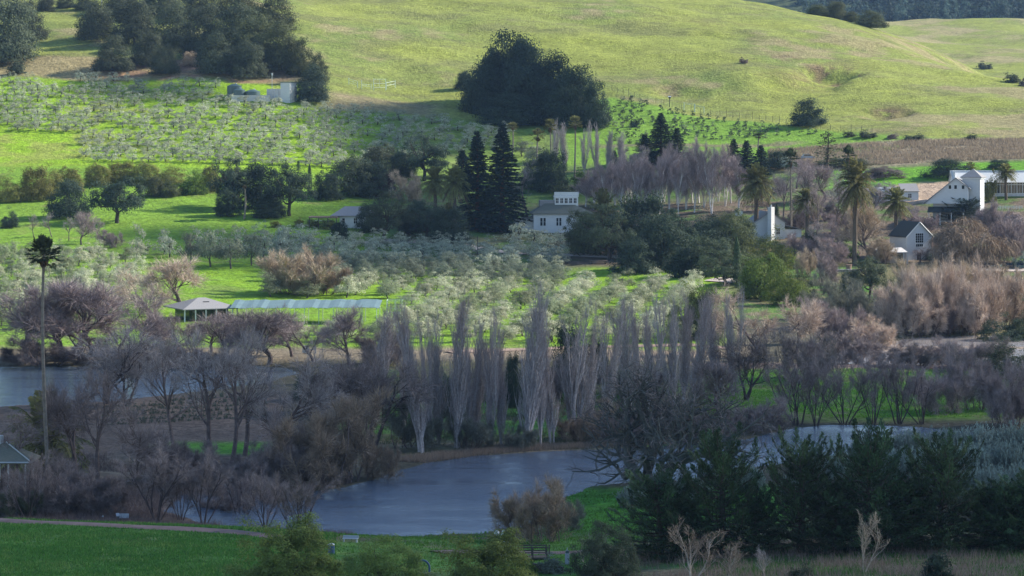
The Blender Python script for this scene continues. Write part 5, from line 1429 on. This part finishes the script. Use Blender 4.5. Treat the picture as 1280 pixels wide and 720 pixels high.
b = Bx()
for k in range(12): b.box(-4+k*.75,-3.9+k*.75,-.05,.05,-.3,1.0)
b.box(-4,4.4,-.07,-.05,.8,.92).box(-4,4.4,-.07,-.05,.35,.47); b.done('rails', M_TRIM, f)

# greenhouse
o, s = root('greenhouse', 1248, 247, 'long white roofed greenhouse with a row of tall windows', 'greenhouse', 2)
Bx().box(-12.4,26,0,7,-1,1.05).done('plinth', M_CONC, o)
Bx().box(-12.3,25.9,.12,6.9,1.05,4.3).done('rear_wall', M_GLASS, o)
b = Bx(); b.slab((-12.9,-.5,4.3),(26.5,-.5,4.3),(26.5,3.6,7.3),(-12.9,3.6,7.3),.14); b.slab((-12.9,3.6,7.3),(26.5,3.6,7.3),(26.5,7.4,4.3),(-12.9,7.4,4.3),.14); b.done('roof', M_GLASSG, o)
Bx().prism([(-12.5,4.3),(-12.3,4.3),(-12.3,7.5),(-12.5,7.5)],0,7).done('gable_wall', M_TRIM, o)
Bx().box(-12.9,26.5,3.5,3.75,7.3,7.62).done('ridge', M_TRIM, o)
for k in range(24):
    x = -12.3+k*1.6; w_ = Bx().box(x-.07,x+.07,-.02,.1,1.05,4.25).box(x+.07,x+1.53,-.01,.09,3.55,3.68).box(x+.07,x+1.53,-.015,.095,1.05,1.2).box(x+.77,x+.83,0,.08,1.2,4.2).done('window', M_TRIM, o)
b = Bx().box(-12,25,-2.2,-.6,-.4,.35); b.done('flower_bed', M_DIRT, o)
# low building behind the bare oak
o, s = root('low_white_building', 1122, 252, 'low white building with grey roof behind the bare oak', 'building', 4)
Bx().box(-6,6,0,6,-1,3.0).done('wall', M_WHITE, o)
b = Bx(); b.slab((1.0,-.5,2.9),(6.2,-.5,2.9),(6.2,4,5.0),(1.0,4,5.0),.15); b.done('roof', M_ROOFG, o)
b = Bx(); b.slab((-6.3,-.5,2.9),(.95,-.5,2.9),(.95,4,4.0),(-6.3,4,4.0),.15); b.done('wing_roof', M_METAL, o)
window(o,-4,-3,1,2.2,0,2,2); window(o,3,4,1,2.2,0,2,2)
# chimney house
o, s = root('chimney_house', 962, 300, 'white house with tall pale chimney, mostly behind the yellow green oak', 'house', 12)
Bx().prism([(-4.2,-1),(4.2,-1),(4.2,4.4),(0,7.2),(-4.2,4.4)],0,8).done('wall', M_WHITE, o)
b = Bx(); gable(b,-4.2,4.2,0,8,4.45,7.25,.4); rf = b.done('roof', M_ROOFG, o)
ch = Bx().box(-.85,.85,-.55,.55,-1,8.6).done('chimney', M_WHITE, o); ch.location = (0,-1.3,0); ch.rotation_euler.z = R(42)
Bx().cyl(0,0,8.6,9.2,.28,.2).done('chimney_pot', M_METAL, ch)
Bx().box(4.25,9.2,1.5,6.5,-1,2.6).done('wing_wall', M_WHITE, o)
b = Bx(); b.slab((4.2,1.0,4.0),(9.8,1.0,2.5),(9.8,7,2.5),(4.2,7,4.0),.16); b.done('wing_roof', M_ROOFG, o)
window(o, 1.8,2.8,1.4,3,0,2,2)
sp, s = root('white_shed', 924, 270, 'small white shed peeping out below the big date palm', 'shed')
Bx().box(-1.0,1.0,0,2.4,-1,1.3).done('wall', M_WHITE, sp); b = Bx(); gable(b,-1.0,1.0,0,2.4,1.3,2.0,.25); b.done('roof', M_ROOFG, sp)

# water tanks and pump house
def tank(u, v, r, h, lab):
    o, s = root('water_tank', u, v, lab, 'water tank', 0, 'water tanks')
    Bx().cyl(0,0,-.6,h,r,r,24).done('body', M_TANK, o); Bx().cyl(0,0,h,h+.7,r*1.0,r*.3,24).done('lid', M_TANK, o)
    Bx().cyl(r*.2,0,h+.7,h+.95,.3,.3,10).done('hatch', M_METAL, o)
tank(293,120,2.5,3.3,'dark green water tank standing behind the other two'); tank(299,124,2.1,3.0,'dark green water tank at the front left'); tank(316,124,2.5,2.5,'broad low dark green water tank beside the pump house')
o, s = root('retaining_wall', 313, 127, 'long low white retaining wall in front of the tanks', 'wall', 3)
b = Bx().box(-6.4,6.6,0,.4,-.6,1.9); b.done('wall_face', M_CONC, o); Bx().box(-6.5,6.7,-.06,.46,1.9,2.05).done('coping', M_CONC, o)
o, s = root('pump_house', 347, 126, 'white pump house of a low and a taller block beside tanks', 'building', -24)
Bx().box(-4.2,1.4,0,4,-.8,4.0).done('low_block', M_CONC, o)
Bx().box(1.45,5.0,-.6,4.4,-.8,6.1).done('tall_block', M_WHITE, o); Bx().box(1.25,5.2,-.8,4.6,6.1,6.35).done('roof', M_TANK, o)
for k in range(4): Bx().box(-3.9+k*1.3,-3.72+k*1.3,-.12,-.001,-.4,3.9).done('pilaster', M_WHITE, o)
Bx().box(-.8,.3,-.05,.02,0,2.1).done('door', M_METAL, o)
o, s = root('lamp_post', 340, 115, 'thin post with white head above the pump house', 'lamp post')
Bx().cyl(0,0,-.4,5.6,.09).done('post', M_METAL, o); Bx().cyl(0,0,5.6,6.5,.28,.36,10).done('lamp_head', M_PLAST, o)
o, s = root('storage_bin', 364, 127, 'dark bin at the right end of the pump house', 'bin')
Bx().box(-1.6,1.6,0,1.4,-.3,1.7).done('body', M_TANK, o); Bx().box(-1.7,1.7,-.1,1.5,1.7,1.85).done('lid', M_TANK, o)

# pavilion and the long canopy
o, s = root('pavilion', 252, 399, 'grey hip roofed pavilion with dark glass walls among bare trees', 'pavilion', 26)
b = Bx(); hip(b,-4.6,4.6,-4.6,4.6,2.5,4.4,1.6,1.5); rf = b.done('roof', M_ROOFG, o)
Bx().box(-.5,.7,-2.6,-1.9,3.3,3.75).done('skylight', M_GLASS, rf); Bx().box(1.9,2.5,-.8,.5,3.4,3.85).done('skylight', M_TRIM, rf)
Bx().box(-4.2,4.2,-4.2,4.2,-.8,2.33).done('wall', M_GLASS, o)
for x in (-5.6,-3.3,-1.1,1.1,3.3,5.6): Bx().box(x-.1,x+.1,-5.7,-5.5,-.8,2.33).done('post', M_TRIM, o)
for y in (-3,0,3,5.5): Bx().box(5.5,5.7,y-.1,y+.1,-.8,2.33).done('post', M_TRIM, o)
Bx().box(4.22,4.3,-3.6,3.6,0,2.2).done('side_panel', M_WHITE, o)
o, s = root('canopy', 380, 402, 'long flat teal canopy on thin posts right of the pavilion', 'canopy', -2)
n = 30; X = np.linspace(-14.5,15.5,n); b = Bx()
V = []; 
for i, x in enumerate(X):
    for y, dz in ((-4.2,0),(0,.55),(4.2,1.1)): V.append((x, y, 3.05+dz+.14*math.sin(i*1.9)*math.sin(i*.7)+.02*x*.3))
V += [(a, c, z-.05) for a, c, z in V]; m = n*3
Q = [(i*3+j, i*3+3+j, i*3+4+j, i*3+1+j) for i in range(n-1) for j in range(2)]; Q += [(q[3]+m, q[2]+m, q[1]+m, q[0]+m) for q in Q]
b.poly(V, Q); b.done('canopy_sheet', M_NET, o)
for k in range(11):
    for y in (-4.0, 4.0): x = -14+k*2.9; Bx().cyl(x, y, -.8, 3.0+(y+4)/8*1.0, .06, .06, 6).done('post', M_GFRAME, o)
o, s = root('pipe_frame', 493, 396, 'bare pale green pipe frame at the canopy\'s right end', 'frame')
b = Bx()
for x in (-1.5,.2,1.6):
    for y in (-2.5,2.5): b.bar((x,y,-.8),(x,y,3.4),.06)
for y in (-2.5,2.5): b.bar((-1.5,y,3.4),(1.6,y,3.4),.06); b.bar((-1.5,y,1.8),(1.6,y,1.8),.05)
for x in (-1.5,1.6): b.bar((x,-2.5,3.4),(x,2.5,3.4),.06)
b.done('pipes', M_GFRAME, o)
Bx().box(-.4,1.9,-2.9,-2.0,.9,1.05).done('shelf', M_TRIM, o)

# gazebo at the lower left
o, s = root('gazebo', 6, 607, 'gazebo with dark hip roof and white posts at lower left', 'gazebo', 0)
b = Bx(); hip(b,-3.3,3.3,-3,3,3.1,5.1,.3,.4); rf = b.done('roof', M_ROOFB, o)
b = Bx()
for sx in (-1,1): b.bar((sx*3.72,-3.42,3.14),(sx*.16,-.02,5.14),.07,5)
b.bar((-3.72,-3.42,3.1),(3.72,-3.42,3.1),.09,5); b.done('roof_trim', M_METAL, rf)
for x in (-3.1,-1.1,.9,2.9):
    for y in (-2.8, 2.8): Bx().box(x-.08,x+.08,y-.08,y+.08,-.5,3.0).done('post', M_METAL, o)
b = Bx()
for z in (.25,.95): b.box(-3.0,2.8,-2.84,-2.78,z,z+.07)
for k in range(20): b.box(-2.9+k*.3,-2.86+k*.3,-2.83,-2.79,-.2,.95)
b.done('railing', M_DARKW, o); Bx().box(-3.3,3.3,-3,3,-.45,-.12).done('floor', M_WOOD, o)
Bx().cyl(-.4,0,5.0,5.9,.28,.28,8).done('roof_vent', M_PLAST, rf)
# sign by the path and small white post
o, s = root('information_board', 155, 651.5, 'low pale information board on short legs beside the path', 'sign', 3)
Bx().box(-.5,.52,-.03,.03,.28,.78).done('panel', M_PLAST, o)
for x in (-.4,.4): Bx().box(x-.04,x+.04,.031,.09,-.2,.6).done('leg', M_DARKW, o)
o, s = root('tilted_plaque', 147.5, 651.5, 'small tilted pale plaque left of the information board', 'sign', 20)
Bx().slab((-.2,-.16,.5),(.16,-.16,.5),(.16,.16,.8),(-.2,.16,.8),.04).done('plate', M_PLAST, o); Bx().box(-.05,.05,0,.08,-.2,.6).done('leg', M_TANK, o)
o, s = root('marker_post', 128.5, 649.5, 'tiny white topped marker post on the grass verge', 'post')
Bx().cyl(0,0,-.2,.25,.05).done('post', M_DARKW, o); Bx().cyl(0,0,.25,.42,.1,.08,8).done('cap', M_PLAST, o)
# rubble heap
rgh = np.random.default_rng(3); g = Geo()
import bmesh
bm = bmesh.new(); bmesh.ops.create_icosphere(bm, subdivisions=1, radius=1); iv = np.array([v.co[:] for v in bm.verts]); it = np.array([[v.index for v in f.verts] for f in bm.faces]); bm.free()
for k in range(120):
    a = rgh.random()*6.28; r = rgh.random()**.7; sz = rgh.uniform(.1,.32); g.add(iv*sz*rgh.uniform(.7,1.2,3)+np.array([math.cos(a)*r*2.0, math.sin(a)*r*1.1, .75*(1-r)]), None, it, tint=1)
x, d, z = ground(224, 570); o = link('rubble_heap', g.mesh('rubble_heap', mat_plain('grey_rubble', (.36,.38,.40), .9, .2, .3, 3))); o.location = (x, d, z); tag(o, 'grey heap of broken stone left of the green lawn', 'rubble heap')
# pieces by the foreground bushes
o, s = root('footbridge', 664, 700, 'dark wooden footbridge with double rail beside the ditch', 'bridge', 4)
Bx().box(-2.6,1.5,-.7,.7,.15,.3).done('deck', M_DARKW, o)
b = Bx()
for y in (-.65,.65):
    b.box(-2.6,1.5,y-.04,y+.04,1.15,1.27).box(-2.6,1.5,y-.03,y+.03,.7,.78)
    for x in (-2.5,-1.2,.1,1.4): b.box(x-.05,x+.05,y-.05,y+.05,-.6,1.15)
b.done('railing', M_DARKW, o)
o, s = root('fence_post', 686.5, 704, 'single dark wooden post right of the footbridge', 'post')
Bx().box(-.06,.06,-.06,.06,-.4,1.6).done('post_shaft', M_DARKW, o); Bx().box(-.08,.08,-.08,.08,1.6,1.68).done('cap', M_DARKW, o)
o, s = root('gauge_post', 709, 706, 'white gauge post with dark head by the ditch', 'post')
Bx().box(-.2,.2,-.12,.12,-.3,1.0).done('body', M_PLAST, o); Bx().box(-.15,.15,-.13,.13,1.0,1.25).done('head', M_TANK, o); Bx().cyl(0,0,1.25,1.55,.05,.02,8).done('tip', M_PLAST, o)
o, s = root('ditch_wall', 683, 716, 'dark timber ditch lining below the footbridge', 'ditch wall', -38)
b = Bx()
for k in range(7): b.box(-1.9+k*.54,-1.38+k*.54,-.08+.02*(k%2),.08,-.9,.55-.02*k)
b.done('planking', M_DARKW, o); Bx().box(-1.95,1.9,-.12,.12,.56,.66).done('capping', M_DARKW, o)
o, s = root('utility_cart', 626, 702, 'white utility cart with grey boom behind the foreground bush', 'cart')
Bx().box(-.9,.75,-.6,.6,.5,.62).box(-.9,-.1,-.58,.58,.62,1.35).done('body', M_PLAST, o)
b = Bx(); b.box(.05,.12,-.6,-.53,.62,1.7).box(.7,.77,-.6,-.53,.62,1.7).box(.05,.77,-.6,-.53,1.7,1.77).box(.05,.12,.53,.6,.62,1.7).box(.7,.77,.53,.6,.62,1.7).box(.05,.77,.53,.6,1.7,1.77); b.done('cab_frame', M_PLAST, o)
for x in (-.55,.5):
    for y in (-.62,.62):
        g = Geo(); tube(g, np.array([(x,y-.07,.28),(x,y+.07,.28)]), .28, 12); link('wheel', g.mesh('wheel', M_GLASS), o)
Bx().bar((-.2,0,1.35),(.25,0,2.9),.11).done('boom', M_METAL, o)
o, s = root('globe_lamp', 621, 700, 'white globe lamp on a thin post beside the cart', 'lamp')
Bx().cyl(0,0,-.3,2.25,.04).done('post', M_DARKW, o)
g = Geo(); bm = bmesh.new(); bmesh.ops.create_uvsphere(bm, u_segments=14, v_segments=9, radius=.25); g.add([v.co[:] for v in bm.verts], [[v.index for v in f.verts] for f in bm.faces if len(f.verts) == 4], [[v.index for v in f.verts] for f in bm.faces if len(f.verts) == 3]); bm.free()
gl = link('globe', g.mesh('globe', M_PLAST, True), o); gl.location.z = 2.45
o, s = root('blue_barrel', 414, 693, 'blue plastic barrel with pale lid between two foreground bushes', 'barrel', 0)
Bx().cyl(0,0,-.1,.85,.32,.32,16).done('body', M_BLUE, o); Bx().cyl(0,0,.85,.95,.33,.26,16).done('lid', M_PLAST, o)
o, s = root('white_bench', 438, 678, 'white bench on the grass by the pond', 'bench', -8)
Bx().box(-.75,.75,-.22,.22,.32,.38).done('seat', M_PLAST, o); Bx().box(-.75,.75,.22,.27,.38,.62).done('backrest', M_PLAST, o)
for x in (-.62,.62): Bx().box(x-.04,x+.04,-.2,.2,-.2,.32).done('leg', M_PLAST, o)
o, s = root('blue_arch', 528, 715, 'blue arched hoop showing past the middle bush', 'hoop')
a = np.linspace(0, math.pi, 13); g = Geo(); tube(g, np.stack([.62*np.cos(a), 0*a, .35+.62*np.sin(a)], 1), .09, 8); link('hoop', g.mesh('hoop', M_BLUE, True), o)
for x in (-.62,.62): Bx().cyl(x,0,-.3,.35,.09,.09,8).done('leg', M_BLUE, o)
# small pieces farther off
o, s = root('white_gate', 389, 442, 'small white twin posted gate behind the lake', 'gate')
for x in (-.55,.75): Bx().box(x-.13,x+.13,-.1,.1,-.3,1.3).done('post', M_PLAST, o)
Bx().box(-.42,.62,-.06,.06,.55,.75).done('rail', M_PLAST, o); Bx().box(-1.6,-.7,0,.5,.1,1.4).done('side_box', M_METAL, o)
o, s = root('white_car', 1010, 199, 'white car parked on the terrace above the date palms', 'car', 8)
b = Bx().prism([(-2.1,.3),(2.1,.3),(2.1,.85),(1.2,.95),(-2.1,.95)],-.85,.85); b.done('body', M_PLAST, o)
Bx().prism([(-1.7,.951),(1.1,.951),(.5,1.5),(-1.4,1.5)],-.75,.75).done('cabin', M_GLASS, o); Bx().box(-1.38,.48,-.72,.72,1.5,1.55).done('roof', M_PLAST, o)
for x in (-1.3,1.3):
    for y in (-.8,.8):
        g = Geo(); tube(g, np.array([(x,y-.1,.32),(x,y+.1,.32)]), .32, 12); link('wheel', g.mesh('wheel', M_GLASS), o)
for i, u in enumerate((1232,1246,1262,1275)):
    o, s = root('parked_car', u, 336, ['dark car at the left end of the row by the stone parking','dark car second in the parking row','dark car third in the parking row','dark car nearest the right edge'][i], 'car', 60+i*7, 'cars in the parking')
    Bx().prism([(-2.1,.3),(2.1,.3),(2.1,.85),(1.2,.95),(-2.1,.95)],-.85,.85).done('body', M_TANK if i % 2 else M_DARKW, o)
    Bx().prism([(-1.7,.951),(1.1,.951),(.5,1.45),(-1.4,1.45)],-.75,.75).done('cabin', M_GLASS, o)
    for x in (-1.3,1.3):
        for y in (-.8,.8):
            g = Geo(); tube(g, np.array([(x,y-.1,.32),(x,y+.1,.32)]), .32, 10); link('wheel', g.mesh('wheel', M_GLASS), o)
o, s = root('hedge_planter', 1061, 337, 'brown clay planter on the terrace below the ivy clad palm', 'planter')
Bx().cyl(0,0,-.2,1.1,.55,.75,12).done('pot', M_BRICK, o); Bx().cyl(0,0,1.1,1.2,.82,.82,12).done('rim', M_BRICK, o)
o, s = root('terrace_wall', 1066, 340, 'low pale stone terrace wall below the bare sycamores', 'wall', 0)
Bx().box(-5.2,4.6,0,.5,-.8,.5).done('wall_face', M_STONE, o); Bx().box(-5.3,4.7,-.06,.56,.5,.62).done('coping', M_CONC, o)
o, s = root('picnic_table', 748, 330, 'brown wooden picnic table under the grey green oak', 'table', 5)
Bx().box(-2.3,2.3,-.5,.5,.72,.82).done('tabletop', M_WOOD, o)
for y in (-.95,.95): Bx().box(-2.3,2.3,y-.2,y+.2,.42,.5).done('bench_seat', M_WOOD, o)
for x in (-1.7,1.7): Bx().box(x-.09,x+.09,-.9,.9,-.2,.41).box(x-.1,x+.1,-.3,.3,.41,.719).done('leg', M_DARKW, o)
o, s = root('utility_pole', 597, 318, 'short dark utility pole by the gravel road', 'pole')
Bx().cyl(0,0,-.4,4.6,.13,.1,8).done('shaft', M_DARKW, o); Bx().box(-.1,1.4,-.05,.05,2.0,2.14).done('crossarm', M_DARKW, o)
# fences on the hill
def fpts(pp, step):
    P = [np.array(ground(u, v)) for u, v in pp]; out = []
    for a, b_ in zip(P, P[1:]):
        n = max(1, int(np.linalg.norm((b_-a)[:2])/step)); out += [a+(b_-a)*k/n for k in range(n)]
    out.append(P[-1]); return [np.array((p[0], p[1], zg(p[0], p[1]))) for p in out]
P = fpts([(756,110),(765,113),(800,124),(840,135),(900,145),(1000,159),(1090,167)], 3.6)
o = empty('wire_fence', P[0], 0, 'thin wire fence with slender posts along the foot of the grass hill', 'fence')
for i, p in enumerate(P):
    q = p-P[0]; h = 1.9 if i % 4 else 2.5; Bx().box(q[0]-.05,q[0]+.05,q[1]-.05,q[1]+.05,q[2]-.4,q[2]+h).done('post', M_DARKW, o)
b = Bx()
for a, c in zip(P, P[1:]):
    for h in (.4,.8,1.2,1.6): b.bar(a-P[0]+np.array([0,0,h]), c-P[0]+np.array([0,0,h]), .012, 3)
b.done('wires', M_METAL, o)
def pipegate(u0, v0, u1, v1, lab, hs=(2.2,2.2), rails=(.6,1.2,1.9), name='field_gate', cat='gate'):
    a = np.array(ground(u0, v0)); c = np.array(ground(u1, v1)); o = empty(name, a, 0, lab, cat); e = c-a
    for t, h in ((0, hs[0]), (1, hs[1])): p = e*t; Bx().cyl(p[0],p[1],p[2]-.4,p[2]+h,.09,.09,8).done('post', M_GFRAME, o)
    b = Bx()
    for r in rails: b.bar(np.array([0,0,r]), e+np.array([0,0,r]), .05)
    b.bar(e*.5+np.array([0,0,rails[0]]), e*.5+np.array([0,0,rails[-1]]), .04); b.done('rails', M_GFRAME, o)
pipegate(855,138,868,140,'pale pipe gate half right of the bird box',(2.8,2.8),(2.3,2.7)); pipegate(868.6,140,880,142,'pale pipe gate half beside the sapling rows',(2.8,2.2),(2.0,2.4))
pipegate(436,106,447,110,'pale corral panel at the corral\'s left end',(2.4,2.2),(.8,1.5,2.2),'corral_fence','corral'); pipegate(452,111,464,112,'pale corral panel left of the tall corral gate',(3.0,2.0),(1.0,1.6),'corral_fence','corral')
pipegate(467,113,482,113,'tall square corral gate on the hill foot',(4.0,4.0),(1.0,2.4,3.9),'corral_gate','gate'); pipegate(483,112,494,110,'pale corral panel right of the tall gate',(2.6,2.6),(1.4,2.4),'corral_fence','corral')
o, s = root('bird_box', 837, 134, 'bird box with white top on a tall dark post by the fence', 'bird box')
Bx().box(-.12,.12,-.12,.12,-.4,3.0).done('post', M_DARKW, o); bx_ = Bx().box(-.35,.35,-.35,.35,3.0,3.6).done('box', M_DARKW, o); Bx().slab((-.5,-.5,3.62),(.5,-.5,3.62),(.5,.5,3.85),(-.5,.5,3.85),.08).done('roof', M_PLAST, bx_)
o, s = root('mast', 127, 9, 'thin pale mast rising from the hilltop oaks', 'mast')
Bx().cyl(0,0,-.5,6.5,.18,.12,8).done('shaft', M_METAL, o); Bx().box(-.5,.5,-.08,.08,5.9,6.1).done('crossarm', M_METAL, o)
